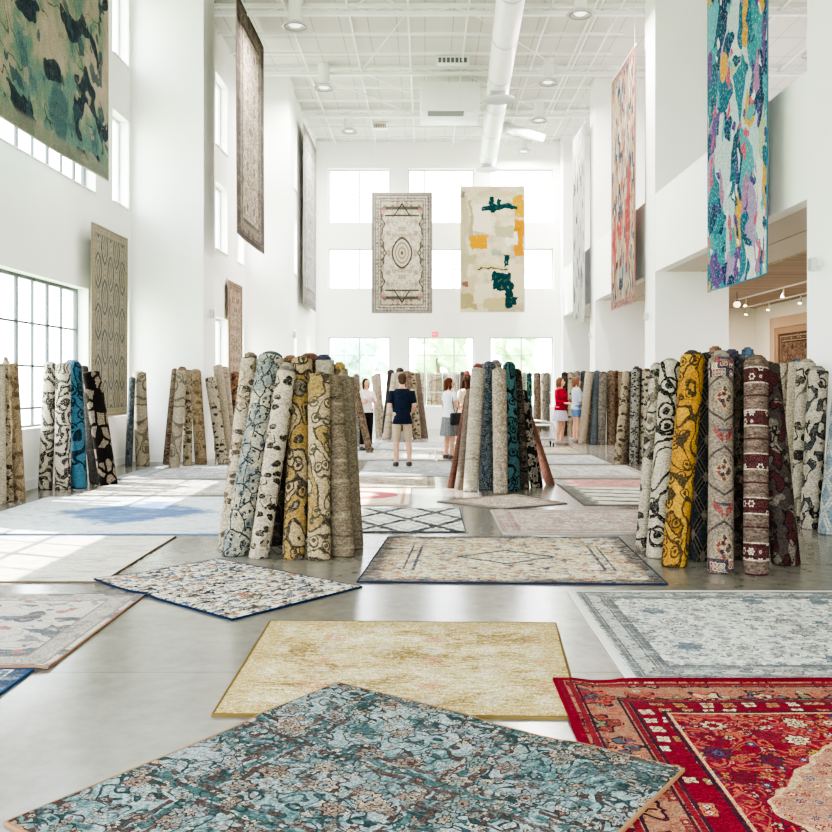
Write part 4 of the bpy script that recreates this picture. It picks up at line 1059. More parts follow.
def m_camo():
    g = G('teal_abstract_hanging'); u, v = g.uv(); wu, wv = g.warp(u, v, 2.2, .22); wu, wv = g.warp(wu, wv, 9., .05)
    st = g.noise(u * 2.2, v * .35, 22, 4, .75); n3 = g.noise(u * 1.5, v * .5, 3.2, 4, .7, 7.); n = g.noise(wu, wv * .8, 1.5, 2.5, .55, 2.3)
    low = g.step(v, -.6, -2.0) * .1
    col = g.pick(n + (st - .5) * .2 + (n3 - .5) * .25 - low, ['#3f6d6e', '#5f8a80', '#6f8c70', '#929a80', '#a89c82', '#b8a78f'], 'LINEAR', [.32, .39, .45, .5, .55, .66])
    d = wu * .75 + wv * .6
    m = g.noise(d, wv * .9 - wu * .25, 2.1, 1.2, .5, 5.6); col = g.mix(g.step(m, .585, .595), col, '#1b3c48'); col = g.mix(g.step(m, .63, .66) * .8, col, '#142d40')
    m2 = g.noise(wu + wv * .3, wv * .8, 3.4, 1.5, .5, 9.6); col = g.mix(g.step(m2, .615, .625) * .85, col, '#27535b')
    ln = (g.noise(wu + wv * .8, wv * .6, 1.5, 1, .5, 13.) - .5).abs().lt(.004); col = g.mix(ln * .7, col, '#3d3a35')
    br = g.noise(wu, wv, 3.6, 2, .5, 17.); col = g.mix(g.step(br, .62, .64) * .7, col, '#a89a7f')
    col = g.mix(g.step(st, .5, .72) * .22, col, '#c4c0aa')
    col = g.mix(g.step(v, -2.02, -2.1) * .75, col, g.mix(st, '#989278', '#7b8c7c'))
    return g.weave(u, v, col, .3, 110, .15, '#bdb59c', 6, .8, .88, 50., .4)
def m_bright():
    g = G('bright_abstract_hanging'); u, v = g.uv(); wu, wv = g.warp(u, v * .75, 2.2, .5)
    lu, lv, d, ids = g.cell(wu, wv * .62, 2.5, 1., .8)
    pal = ['#c3c9c7', '#1f7585', '#0a4660', '#a8bfc4', '#5aa3ab', '#c9cbc6', '#146474', '#9a86a8', '#0c3256', '#b4c4c6', '#2c8591', '#0f5470', '#bcc8c8', '#ab96b4', '#46959e', '#a4b090']
    col = g.pick(ids[0], pal)
    lu, lv, d, ids = g.cell(wu + .2, wv * .75, 4.6, 1., 5.1)
    col = g.mix(ids[1].gt(.58), col, g.pick(ids[0], ['#0d4666', '#c6cccb', '#1f7d8a', '#5f4580', '#0a3c5c', '#c9963a', '#38909a', '#bfc8c8', '#123060', '#c9982e', '#9f7096', '#15637a']))
    lu, lv, d, ids = g.cell(wu, wv, 9., 1., 2.7)
    col = g.mix(ids[1].gt(.8), col, g.pick(ids[0], ['#0c5068', '#cfd6d8', '#4f9ca3', '#4d3f80', '#0a3858', '#b8566a']))
    n = g.noise(u, v, 22, 4, .75); col = g.mix(g.step(n, .52, .66) * .55, col, '#ccd4d4')
    return g.weave(u, v, col, .25, 110, 0, sat=1.0, val=.82, spk=45.)
def m_backabs():
    g = G('beige_abstract_hanging'); u0, v0 = g.uv()
    u, v = g.warp(u0, v0, 2.6, .3); u, v = g.warp(u, v, 9., .1); u, v = g.warp(u, v, 26., .03)
    n = g.noise(u, v, 2.4, 3, .6, 3.)
    col = g.pick(n, ['#b7ac90', '#cfc4a8', '#dad0b6', '#c7bd9f'], 'LINEAR', [.35, .46, .55, .66])
    def R(cx, cy, w, h, c, col, k=1.0):
        m = g.m('MAXIMUM', (u - cx).abs() / w, (v - cy).abs() / h)
        return g.mix(m.lt(1.0) * k, col, c)
    # (cx, cy, half w, half h) on a 2.0 x 3.85 m panel
    for a in ((-.86, .1, .1, 1.6, '#b9b193'), (-.35, .95, .28, .42, '#e2dac6'), (-.66, .9, .05, .6, '#a8a081'), (-.42, .23, .24, .22, '#c9952e'), (.84, .35, .16, .55, '#c98a10'), (.55, .62, .32, .07, '#b88d3c'), (.8, 1.35, .18, .34, '#c9a04c'),
              (.62, .35, .2, .2, '#e6dec9'), (.35, .55, .3, .2, '#b3ad90'), (.15, -.1, .16, .1, '#9fa894'), (-.1, -.55, .5, .1, '#cdbf96'), (-.75, -.3, .22, .16, '#b3ac88'), (-.7, -1.2, .2, .35, '#c9b99a'), (-.72, -1.62, .26, .22, '#a89c74'),
              (.75, -.95, .22, .5, '#d9cfae'), (-.25, -1.35, .3, .3, '#ddd2b8'), (.25, -1.65, .5, .16, '#c3b58c'), (-.9, 1.72, .06, .12, '#8a7f6c'), (.2, 1.7, .6, .08, '#c3bb9e'), (-.85, -1.05, .1, .09, '#8a6a5c')):
        col = R(*a, col)
    tl = '#123f42'
    for a in ((-.02, 1.27, .26, .075, tl), (.3, 1.33, .28, .1, tl), (.5, 1.3, .24, .055, tl), (.02, 1.42, .06, .17, tl), (.22, 1.42, .06, .14, tl), (.02, 1.2, .07, .12, tl), (.42, -.32, .07, .17, tl),
              (.3, -.98, .28, .26, tl), (.15, -.85, .2, .14, tl), (.5, -1.4, .12, .4, tl), (.62, -1.6, .14, .13, tl), (0., -.58, .46, .022, '#4b4a3c')):
        col = R(*a, col)
    col = g.mix(g.step(g.noise(u0, v0, 9, 4, .7), .55, .7) * .4, col, '#ddd4bc')
    return g.weave(u0, v0, col, .2, 80, 0, sat=1.1, val=.64, spk=40., spa=.3)
def m_backor():
    g = G('ivory_medallion_hanging'); u, v = g.uv(); fu, fv = u.abs(), v.abs(); hx, hy = .93, 1.88
    e = g.m('MINIMUM', hx - fu, hy - fv)
    col = hexc('#d6cab8'); ln = '#5b5748'
    col = vine(g, fu, fv, 5., col, '#a89c88', .02, (.45, .55), 2.)
    col = flower(g, fu, fv, 5.5, col, '#7d7466', ['#c4b49c', '#b9a08c', '#a9a088', '#d8ccb8'], .7, 2., 6, .32, .2, .3)
    wb = (fv * 9).sin() * .05 + (fv * 23).sin() * .02
    k = fu + wb; fld = g.m('MAXIMUM', k / .6, fv / 1.38)
    out = fld.gt(1.)
    b = flower(g, fu, fv, 7, hexc('#c0b6a4'), '#6f6a5c', ['#8f8b76', '#d3c8b6', '#a5705f', '#9a9580'], .6, 1.2, 5, .38, .2)
    col = g.mix(out, col, b); col = g.mix((fld - 1.).abs().lt(.035), col, ln)
    # spandrel triangles
    tri = fu * 1.55 + fv; c3 = (tri - 1.52).abs().lt(.035) * fv.gt(1.13) ; col = g.mix(c3, col, '#3f4235')
    col = g.mix((fv - 1.15).abs().lt(.025) * fu.lt(.52), col, '#4c4b3d')
    # central medallion
    md = g.m('SQRT', (fu / .3) * (fu / .3) + (fv / .46) * (fv / .46)) + (fu * fv) * 1.2
    col = g.mix(md.lt(1.08), col, '#4a493c'); col = g.mix(md.lt(.93), col, '#cdbfa9'); col = g.mix((md - .68).abs().lt(.06), col, '#8f8570'); col = g.mix((md - .36).abs().lt(.08), col, '#a08f78')
    col = g.mix(md.lt(.14), col, '#6a6152')
    sd = (fu - .62).abs() / .14 + fv / .22; col = g.mix((sd - 1).abs().lt(.16), col, '#55523f')
    rp = ((fu - .58).abs().max((fv - 1.32).abs())).lt(.08); col = g.mix(rp * .7, col, '#b5736c')
    # borders
    bd = flower(g, u, v, 9.5, hexc('#c9c0b2'), '#7f776c', ['#a89f90', '#d8cfc0', '#8f867a'], .2, .05, 4, .4)
    col = g.mix(e.lt(.28), col, bd)
    for c, w in ((.28, .014), (.2, .01), (.12, .014)): col = g.mix((e - c).abs().lt(w), col, '#6d675c')
    col = g.mix(e.lt(.085), col, g.pick(g.noise(u, v, 16, 2, .6), ['#6f6660', '#a59a90', '#857b74'], 'LINEAR', [.4, .5, .6]))
    return g.weave(u, v, col, .2, 90, .25, '#b9ae9e', 6, .9, .6, 40., .35)
m_brownhang = persian('brown_border_hanging', 1.2, 2.3, '#c9bba6', '#8f7f6e', '#6b5a4d', '#5a4c42', ['#a8927a', '#7e6b5a', '#c4b39a', '#8a7562'], ['#5f5146', '#a8957f', '#75655a'], '#a08d78', 1.1, .36, None, .35, '#c4b5a0', .3, '#5c4f48', None, 4, .4, val=.66, sat=.8)
m_greyhang = persian('pale_grey_hanging', 1.4, 2.4, '#cfc9c4', '#a59d9a', '#8c8584', '#7c7574', ['#a39c9a', '#bdb6b1', '#8f8885'], None, '#a8a09d', 1.1, .4, None, .5, '#d8d3cd', .3, '#8b817c', None, 4, .3, val=.66, sat=.8)
def m_ogee():
    g = G('taupe_ogee_hanging'); u, v = g.uv(); wu, wv = g.warp(u, v, 7., .05)
    col = g.mix(g.noise(u, v, 5, 4, .7).gt(.5) * .5, '#a89a80', '#b3a68c')
    p = .62; q = .86
    for du, dv in ((0., 0.), (.5, .5)):
        x = ((wu / p + du).frac() - .5).abs() * p; y = ((wv / q + dv).frac() - .5).abs() * q
        k = x / .25 + y * y / .15
        col = g.mix((k - 1.).abs().lt(.1), col, '#8a8678'); col = g.mix(k.lt(.74), col, '#61625f'); col = g.mix((k - .4).abs().lt(.09), col, '#a89c84'); col = g.mix(k.lt(.18), col, '#9c9078')
    e = g.m('MINIMUM', .9 - u.abs(), 1.625 - v.abs()); bd = flower(g, u, v, 14., hexc('#a39579'), '#807a6a', ['#8d8776', '#b0a388'], .2, .1, 4, .36)
    col = g.mix(e.lt(.15), col, bd); col = g.mix((e - .15).abs().lt(.01).max((e - .03).abs().lt(.01)), col, '#847c6a')
    return g.weave(u, v, col, .3, 100, .3, '#b5a88e', 8, .8, .88, 50., .4)
m_taupehang = m_ogee()
m_rusthang = persian('faded_rust_hanging', .8, 1.45, '#cdb9a2', '#c3ab92', '#8a6a54', '#8f6e58', ['#a86a4c', '#c9a98c', '#8c7a6a', '#b98968'], None, '#a98a72', 1.4, .18, None, .5, '#d6c6b2', .3, '#9c826c', val=.66, sat=.8)
def m_redblue():
    g = G('multicolor_dashed_hanging'); u, v = g.uv(); wu, wv = g.warp(u, v, 3, .25)
    lu, lv, d, ids = g.cell(wu * 2.1, wv * .8, 6, 1., 1.)
    col = g.pick(ids[0], ['#a08e78', '#3c4c62', '#b3a28c', '#9a5f4a', '#bfb19c', '#26364e', '#a3826a', '#b09f88', '#8a918e', '#b09a62'])
    n = g.noise(wu * 1.6, wv * .5, 1.4, 2, .5, 4.); col = g.mix(g.step(n, .57, .62) * g.step(v, 1.6, .4) * g.step(v, -2.4, -1.), col, '#a52f28')
    e = g.m('MINIMUM', 1.15 - u.abs(), 2.5 - v.abs()); col = g.mix(e.lt(.1), col, g.pick(g.noise(u, v, 12), ['#a86a58', '#4a4c5c', '#b98872'], 'LINEAR', [.4, .5, .6]))
    return g.weave(u, v, col, .3, 80, .35, '#b3a694', 6, .95, .7, 40., .4)
def m_greydash():
    g = G('pale_dashed_hanging'); u, v = g.uv()
    lu, lv, d, ids = g.cell(u * 1.5, v * .55, 6, 1., 3.)
    col = g.pick(ids[0], ['#b0aca4', '#8a8784', '#bab6ae', '#a5a19a', '#4a4a4d', '#b3afa8'])
    e = g.m('MINIMUM', .95 - u.abs(), 2.55 - v.abs()); col = g.mix(e.lt(.07), col, '#a8a29a')
    return g.weave(u, v, col, .25, 80, .3, '#b9b5ad', 6, val=.75, spk=40.)
hang('huge teal and green abstract hanging rug at top left', (-5.0, 9.3), (-5.0, 14.35), 4.72, 9.25, m_camo(), '#b9b39c', sag=.05)
hang('tall brown bordered hanging rug right of the white left pier', (-3.7, 17.8), (-3.7, 20.8), 4.47, 9.2, m_brownhang, '#7d6d60')
hang('narrow looking pale grey hanging rug at the far left wall', (-3.38, 25.3), (-3.38, 28.2), 3.72, 8.75, m_greyhang, '#8d847e')
hang('taupe hanging rug with ogee lattice on the left wall beside the gridded window', (-5.52, 15.05), (-5.52, 16.85), .95, 4.2, m_taupehang, '#9c8f78', ceil=False)
hang('faded rust hanging rug on the left wall beyond the white pier', (-4.53, 20.9), (-4.53, 22.5), 1.0, 3.9, m_rusthang, '#a88f78', ceil=False)
yb = 28.0; sx = yb / F
hang('ivory hanging rug with oval medallion before the back windows', ((372 - XV) * sx, yb), ((432 - XV) * sx, yb), CH + 69 * sx, CH + 189 * sx, m_backor(), '#8a817a', wave=.006)
hang('beige abstract hanging rug with teal and ochre shapes before the back windows', ((460.5 - XV) * sx, yb), ((524.5 - XV) * sx, yb), CH + 70 * sx, CH + 195 * sx, m_backabs(), '#b3a88c', wave=.006)
hang('bright teal, white and yellow abstract hanging rug at right', (4.2, 13.46), (4.2, 11.1), 2.88, 8.9, m_bright(), '#3d6f86', wave=.02)
hang('red and blue flecked hanging rug on the right, above the mezzanine rail', (4.2, 20.4), (4.2, 18.12), 3.16, 8.25, m_redblue(), '#a0705e')
hang('pale grey dashed hanging rug farthest along the right side', (4.2, 25.75), (4.2, 23.9), 3.16, 8.35, m_greydash(), '#a8a29a')
# framed rug on the warm wall under the mezzanine
fr_ = empty('framed_rug', (RO, 22.55, .3), 'carved looking brown rug in a wide pale wood frame under the mezzanine', 'framed rug')
bm = bmesh.new()
for y0, y1, z0, z1 in ((-1.75, -1.45, 0, 2.94), (1.45, 1.75, 0, 2.94), (-1.45, 1.45, 0, .28), (-1.45, 1.45, 2.66, 2.94)): box(bm, -.1, -.002, y0, y1, z0, z1, .01)
obj('wood_frame', bm, WOODF, fr_, False)
bm = bmesh.new()
for y0, y1, z0, z1 in ((-1.45, -1.27, .28, 2.66), (1.27, 1.45, .28, 2.66), (-1.27, 1.27, .28, .42), (-1.27, 1.27, 2.5, 2.66)): box(bm, -.06, -.002, y0, y1, z0, z1)
obj('inner_liner', bm, plain('liner_brown', '#a08066', .8), fr_, False)
bm = bmesh.new(); ul = bm.loops.layers.uv.new('UVMap')
vs = [bm.verts.new((-.03, y, z)) for y, z in ((1.27, .42), (-1.27, .42), (-1.27, 2.5), (1.27, 2.5))]; f = bm.faces.new(vs)
for l, q in zip(f.loops, ((-1.27, -1.04), (1.27, -1.04), (1.27, 1.04), (-1.27, 1.04))): l[ul].uv = q
obj('rug_panel', bm, persian('brown_framed_rug', 1.27, 1.04, '#8a6a52', '#74563f', '#a58a70', '#4a3528', ['#b39878', '#5c4333', '#a3805f', '#6e503c'], None, '#5a4030', 1.3, .22, None, .2, '#9a7c62', .3, '#5c4535'), fr_, False)
# ------------------------------------------------------------------ people
def cap_tube(bm, pts, rad, n=14):
    """tapered limb with rounded ends"""
    pts = [Vector(p) for p in pts]; P, R = [], []
    d = (pts[0] - pts[1]).normalized()
    for k in (.98, .8, .45): P.append(pts[0] + d * rad[0] * k); R.append(rad[0] * math.sqrt(1 - k*k))
    m = len(pts)
    for i in range(m):
        P.append(pts[i]); R.append(rad[i])
        if i < m - 1: P.append((pts[i] + pts[i+1]) / 2); R.append((rad[i] + rad[i+1]) / 2)
    d = (pts[-1] - pts[-2]).normalized()
    for k in (.45, .8, .98): P.append(pts[-1] + d * rad[-1] * k); R.append(rad[-1] * math.sqrt(1 - k*k))
    return tube(bm, P, R, n)
def loft(bm, rings, n=24, e=2.3):
    """rings: (x, y, z, rx, ry) superellipse sections stacked upwards"""
    rr = []
    for (x, y, z, rx, ry) in rings:
        row = []
        for k in range(n):
            a = 2*PI*k/n; c, s = math.cos(a), math.sin(a)
            row.append(bm.verts.new((x + rx*math.copysign(abs(c)**(2/e), c), y + ry*math.copysign(abs(s)**(2/e), s), z)))
        rr.append(row)
    for a, b in zip(rr, rr[1:]):
        for k in range(n): bm.faces.new((a[k], a[(k+1)%n], b[(k+1)%n], b[k]))
    bm.faces.new(rr[0][::-1]); bm.faces.new(rr[-1]); return bm
def fuse(name, bm, mat, parent, vox, sm=4):
    """one continuous skin over overlapping volumes"""
    bmesh.ops.recalc_face_normals(bm, faces=bm.faces)
    me = bpy.data.meshes.new('tmp'); bm.to_mesh(me); bm.free()
    o = link(bpy.data.objects.new('tmp', me))
    r = o.modifiers.new('r', 'REMESH'); r.mode = 'VOXEL'; r.voxel_size = vox
    s = o.modifiers.new('s', 'SMOOTH'); s.factor = .5; s.iterations = sm
    dg = bpy.context.evaluated_depsgraph_get()
    m2 = bpy.data.meshes.new_from_object(o.evaluated_get(dg), depsgraph=dg)
    bpy.data.objects.remove(o); bpy.data.meshes.remove(me)
    m2.materials.clear(); m2.materials.append(mat)
    m2.polygons.foreach_set('use_smooth', [True] * len(m2.polygons)); m2.name = name
    return link(bpy.data.objects.new(name, m2), parent)
def m_skin():
    g = G('skin'); x, y, z = g.pos(); n = g.noise(x, y + z, 14., 3, .6)
    return g.finish(g.pick(n, ['#c08f78', '#d8ac94'], 'LINEAR', [.3, .7]), .55, Subsurface_Weight=.05)
def m_cloth(name, cols, sc=20., stripe=None):
    g = G(name); x, y, z = g.pos(); n = g.noise(x, y + z, sc, 3, .65)
    if len(cols) == 1: col = g.mix(1.0, cols[0], g.vec3(n * .3 + .85), 'MULTIPLY')
    else: col = g.pick(n, cols, 'LINEAR', [.3 + .4 * i / (len(cols) - 1) for i in range(len(cols))])
    if stripe: col = g.mix(g.noise(g.m('ARCTAN2', x, y) * 3., z * .2, stripe, 1).gt(.52) * .7, col, '#4c4a4a')
    w = g.noise(x, y + z * .6, 9., 2, .5)
    return g.finish(col, .9, w, .5, .03, .1)
SKIN = m_skin()
def hand(bm, w, fwd, side, s, curl=.6):
    """w wrist, fwd finger direction, side = thumb direction"""
    w = Vector(w); f = Vector(fwd).normalized(); t = Vector(side); t = (t - f * t.dot(f)).normalized(); nrm = f.cross(t)
    cap_tube(bm, [w, w + f*.045*s, w + f*.075*s], [.024*s, .031*s, .03*s], 10)
    cap_tube(bm, [w + f*.03*s + t*.012*s, w + f*.075*s + t*.02*s], [.02*s, .017*s], 8)
    cap_tube(bm, [w + f*.03*s - t*.012*s, w + f*.075*s - t*.02*s], [.02*s, .017*s], 8)
    for k, (o, L) in enumerate(((.03, .066), (.01, .075), (-.011, .07), (-.031, .055))):
        b = w + f*.082*s + t*o*s; c = curl
        p1 = b + (f*math.cos(c*.4) - nrm*math.sin(c*.4)) * L*.45*s; p2 = p1 + (f*math.cos(c) - nrm*math.sin(c)) * L*.32*s; p3 = p2 + (f*math.cos(c*1.5) - nrm*math.sin(c*1.5)) * L*.25*s
        cap_tube(bm, [b - f*.012*s, p1, p2, p3], [.0092*s, .0088*s, .0082*s, .0072*s], 8)
    b = w + f*.025*s + t*.026*s
    cap_tube(bm, [b, b + (t*.8+f*.7)*.03*s, b + (t*.75+f*1.3)*.045*s], [.012*s, .0105*s, .0085*s], 8)
def person(loc, rot, H, label, L=None, Rr=None, legs=None, female=False, hair='short', hairc='#5a4a40', top=None, bottom=None, shoes='#2f2f30', bag=False, head_turn=0., jacket=False):
    """faces +y locally; L / Rr = (elbow, wrist, finger dir) in metres for a 1.75 m body"""
    s = H / 1.75; root = empty('person', loc, label, 'person'); root.rotation_euler = (0, 0, rot); root.scale = (s, s, s)
    sw = .165 if female else .19; hw = .168 if female else .165; wa = .13 if female else .158
    legs = legs or [((-.095, 0, .9), (-.1, .015, .49), (-.105, -.02, .085)), ((.095, 0, .9), (.1, .015, .49), (.11, -.02, .085))]
    L = L or ((-sw-.06, -.03, 1.13), (-sw-.07, .05, .89), (0, .15, -1)); Rr = Rr or ((sw+.06, -.03, 1.13), (sw+.07, .05, .89), (0, .15, -1))
    bm = bmesh.new()
    tors = [(0, 0, .8, hw*.8, .1), (0, -.005, .88, hw, .122), (0, -.005, .96, hw*.97, .118), (0, .005, 1.06, wa, .1), (0, .01, 1.16, wa*1.04, .105), (0, .012, 1.27, sw*.9, .118), (0, .005, 1.36, sw*.95, .11), (0, -.005, 1.42, sw*.82, .085), (0, -.01, 1.46, .1, .07), (0, -.008, 1.49, .06, .058)]
    loft(bm, tors)
    if female:
        for q in (-1, 1): ball(bm, (q*.068, .1, 1.27), .062, .055, .062)
    cap_tube(bm, [(0, -.008, 1.44), (0, .01, 1.56)], [.057, .053])
    # head: skull, face, jaw, nose, ears
    ct, st = math.cos(head_turn), math.sin(head_turn)
    hd = lambda x, y, z: (x*ct - y*st, x*st + y*ct + .015, z)
    ball(bm, hd(0, -.012, 1.655), .075, .092, .095); ball(bm, hd(0, .03, 1.6), .058, .062, .078); ball(bm, hd(0, .052, 1.556), .034, .034, .03)
    cap_tube(bm, [hd(0, .088, 1.645), hd(0, .105, 1.612)], [.009, .015], 8)
    cap_tube(bm, [hd(-.02, .089, 1.582), hd(.02, .089, 1.582)], [.007, .007], 8)
    for q in (-1, 1): ball(bm, hd(q*.076, -.005, 1.63), .01, .02, .032)
    for a in (-1, 1):
        el, wr, fd = (L if a < 0 else Rr); sh = (a*sw, -.005, 1.405)
        cap_tube(bm, [sh, el], [.053 if not female else .047, .041 if not female else .036]); cap_tube(bm, [el, wr], [.041 if not female else .036, .027 if not female else .024])
        d = Vector(wr) - Vector(el); hand(bm, wr, fd, (-a*.6, .8, .2), 1.0 if not female else .92)
    for hp, kn, an in legs:
        cap_tube(bm, [hp, kn], [.092, .06]); cap_tube(bm, [kn, Vector(kn).lerp(Vector(an), .35) + Vector((0, -.015, 0)), an], [.058, .058, .037])
        cap_tube(bm, [(an[0], an[1]-.03, .05), (an[0], an[1]+.16, .04)], [.04, .035])
    body = fuse('body', bm, SKIN, root, .0072, 3)
    for q in (-1, 1):
        e = ball(bmesh.new(), hd(q*.03, .083, 1.638), .012, .008, .009, 10, 8); obj('eye', e, plain('eye_dark', '#3a302c', .3), root)
    for hp, kn, an in legs:
        b2 = bmesh.new(); cap_tube(b2, [(an[0], an[1]-.035, .05), (an[0], an[1]+.06, .05), (an[0], an[1]+.18, .036)], [.047, .048, .036]); loft(b2, [(an[0], an[1]+.065, .002, .047, .14), (an[0], an[1]+.065, .022, .048, .142)])
        fuse('shoe', b2, plain('shoe_' + shoes.lstrip('#'), shoes, .6), root, .009, 2)
    # hair
    b2 = bmesh.new(); ball(b2, hd(0, -.022, 1.668), .084, .095, .094); ball(b2, hd(0, -.045, 1.62), .076, .07, .08)
    if hair == 'bob':
        for q in (-1, 1): cap_tube(b2, [hd(q*.07, -.02, 1.66), hd(q*.078, .0, 1.56), hd(q*.066, -.01, 1.5)], [.03, .032, .02])
        cap_tube(b2, [hd(0, -.08, 1.66), hd(0, -.085, 1.52)], [.06, .055])
    if hair == 'long':
        for q in (-1, 1): cap_tube(b2, [hd(q*.07, -.015, 1.67), hd(q*.085, 0, 1.54), hd(q*.08, -.03, 1.4)], [.03, .038, .025])
        cap_tube(b2, [hd(0, -.08, 1.66), hd(0, -.1, 1.5), hd(0, -.11, 1.36)], [.065, .07, .045])
    hm = fuse('hair', b2, m_cloth('hair_' + hairc.lstrip('#'), [hairc, hairc], 60), root, .012, 2)
    # keep the face free: push hair in front of the brow back
    for v in hm.data.vertices:
        x, y = v.co.x*ct + (v.co.y-.015)*st, -v.co.x*st + (v.co.y-.015)*ct
        if y > .045 and v.co.z < 1.70: 
            k = .045 - y; v.co.x += -st * k; v.co.y += ct * k
    # clothes
    tn, tm, sleeve, hem = top
    b2 = bmesh.new(); I = .02
    loft(b2, [(0, 0, hem, hw + I + .012, .122 + I)] + [(x, y, z, rx + I, ry + I*.9) for x, y, z, rx, ry in tors if hem + .03 < z < 1.44] + [(0, -.008, 1.468, .105, .078)])
    if female:
        for q in (-1, 1): ball(b2, (q*.068, .105, 1.27), .07, .066, .07)
    for a in (-1, 1):
        el, wr, fd = (L if a < 0 else Rr); sh = Vector((a*sw, -.005, 1.405)); el = Vector(el); wr = Vector(wr)
        if sleeve <= 1: tube(b2, [sh - (el-sh).normalized()*.03, sh, sh.lerp(el, sleeve*.6), sh.lerp(el, sleeve)], [.042, .06, .06, .062], 14)
        else: tube(b2, [sh - (el-sh).normalized()*.03, sh, sh.lerp(el, .6), el, el.lerp(wr, sleeve - 1)], [.045, .064, .058, .054, .046], 14)
    fuse(tn, b2, tm, root, .011, 2)
    bn, bmt, kind, low = bottom
    b2 = bmesh.new(); J = .017
    if kind == 'skirt':
        loft(b2, [(0, 0, low, .235, .19), (0, 0, (low + .9)/2, .215, .165), (0, -.004, .9, hw + J, .135), (0, 0, 1.0, hw*.94 + J, .122)], 40)
        me_wob = True
    else:
        loft(b2, [(0, -.004, .8, hw*.9 + J, .118), (0, -.004, .88, hw + J, .138), (0, -.004, .97, hw + J, .133), (0, .004, 1.03, wa + J + .01, .12)])
        for hp, kn, an in legs:
            hp, kn, an = Vector(hp), Vector(kn), Vector(an)
            if low > .49:
                t = (hp.z - low) / (hp.z - kn.z); e = hp.lerp(kn, t); tube(b2, [hp + Vector((0,0,.03)), hp.lerp(kn, t*.5), e], [.1, .104, .1], 16)
            else:
                t = (kn.z - low) / (kn.z - an.z); tube(b2, [hp + Vector((0,0,.03)), hp.lerp(kn, .5), kn, kn.lerp(an, t)], [.1, .088, .068, .055], 16)
    fuse(bn, b2, bmt, root, .011, 2)
    if bag:
        b2 = B(.2, .3, -.14, .1, .74, 1.0, .03); obj('shoulder_bag', b2, plain('black_leather', '#1f1f22', .5), root)
        obj('bag_strap', T([(.25, -.02, .99), (.22, -.07, 1.2), (.15, -.03, 1.455), (.1, .1, 1.4), (.2, .11, 1.2), (.25, 0, .99)], .009, 6), plain('black_leather', '#1f1f22', .5), root)
    return root
def at(x, y): p = FP(x, y); return (p.x, p.y, 0)
khaki = m_cloth('khaki_cotton', ['#a8957f', '#bda992']); navy = m_cloth('navy_jersey', ['#161d2b', '#232c3e'])
person((*at(402, 467)[:2], .0135), .22, 1.69, 'man seen from behind in navy T-shirt and khaki shorts',
       L=((-.245, -.03, 1.13), (-.21, .2, 1.13), (.5, .6, .2)), Rr=((.235, -.02, 1.13), (.2, .17, .98), (-.2, .8, -.1)),
       legs=[((-.095, 0, .9), (-.11, .01, .49), (-.115, -.02, .085)), ((.095, 0, .9), (.125, .02, .49), (.14, -.03, .085))],
       hair='short', hairc='#4f3f33', top=('shirt', navy, .78, .8), bottom=('shorts', khaki, 'shorts', .46), shoes='#3b3a3c')
person((*at(449.5, 459.5)[:2], .0135), -1.0, 1.62, 'woman in white top and grey striped skirt with a black shoulder bag', female=True,
       L=((-.24, .0, 1.14), (-.12, .2, 1.1), (.6, .6, .1)), Rr=((.22, .03, 1.14), (.12, .22, 1.12), (-.5, .6, .1)), hair='bob', hairc='#5a3527',
       top=('blouse', m_cloth('white_cotton', ['#d3d8e0', '#eef0f3']), .55, .9), bottom=('skirt', m_cloth('grey_stripe', ['#6f7073', '#8b8c8d'], 20, 6.), 'skirt', .5), shoes='#4a4a50', bag=True, head_turn=-.5)
person((*at(465.5, 450)[:2], 0), .6, 1.66, 'long haired woman in a patterned top, partly hidden behind the middle stack', female=True, hair='long', hairc='#3c2620',
       top=('blouse', m_cloth('ochre_print', ['#c8a06a', '#e0d2bc', '#8a5a44'], 30), .9, .9), bottom=('skirt', m_cloth('dark_skirt', ['#2a2a2e', '#3d3c40']), 'skirt', .55))
person((*at(560.5, 444.5)[:2], 0), -2.25, 1.66, 'woman in a bright red cardigan and pale skirt on the right', female=True, hair='bob', hairc='#6e4c3a',
       L=((-.25, .02, 1.13), (-.1, .24, 1.06), (.6, .6, .1)), Rr=((.25, .03, 1.13), (.14, .26, 1.08), (-.4, .8, .1)),
       top=('cardigan', m_cloth('red_knit', ['#8f0d24', '#b01a34']), 1.75, .84), bottom=('skirt', m_cloth('lilac_print', ['#8f8fae', '#d5d2da'], 40), 'skirt', .62), shoes='#8d7a70', head_turn=.2)
person((*at(576.5, 442.5)[:2], .0135), -1.35, 1.66, 'woman in a grey blue blouse and denim shorts right of the one in red', female=True, hair='bob', hairc='#7a5846',
       L=((-.24, .02, 1.13), (-.12, .24, 1.12), (.5, .6, .4)), Rr=((.24, .02, 1.13), (.12, .24, 1.1), (-.5, .6, .3)),
       top=('blouse', m_cloth('greyblue_print', ['#8c9aad', '#b5bcc8', '#a3a7ae'], 26), 1.3, .88), bottom=('shorts', m_cloth('denim', ['#4d6b92', '#6a87ab']), 'shorts', .68), shoes='#8a7f78')
person((*at(366, 450)[:2], 0), -2.7, 1.63, 'woman in a pale pink print blouse and black trousers at the back left', female=True, hair='bob', hairc='#3f2a22',
       L=((-.24, .03, 1.13), (-.1, .22, 1.2), (.4, .5, .7)), Rr=((.24, .03, 1.13), (.12, .22, 1.16), (-.4, .6, .5)),
       top=('blouse', m_cloth('pink_print', ['#d8b9b4', '#e8e0da', '#b59aa0'], 24), .8, .92), bottom=('trousers', m_cloth('black_cotton', ['#17171b', '#25252a']), 'trousers', .14), shoes='#2a2a2c', head_turn=.1)

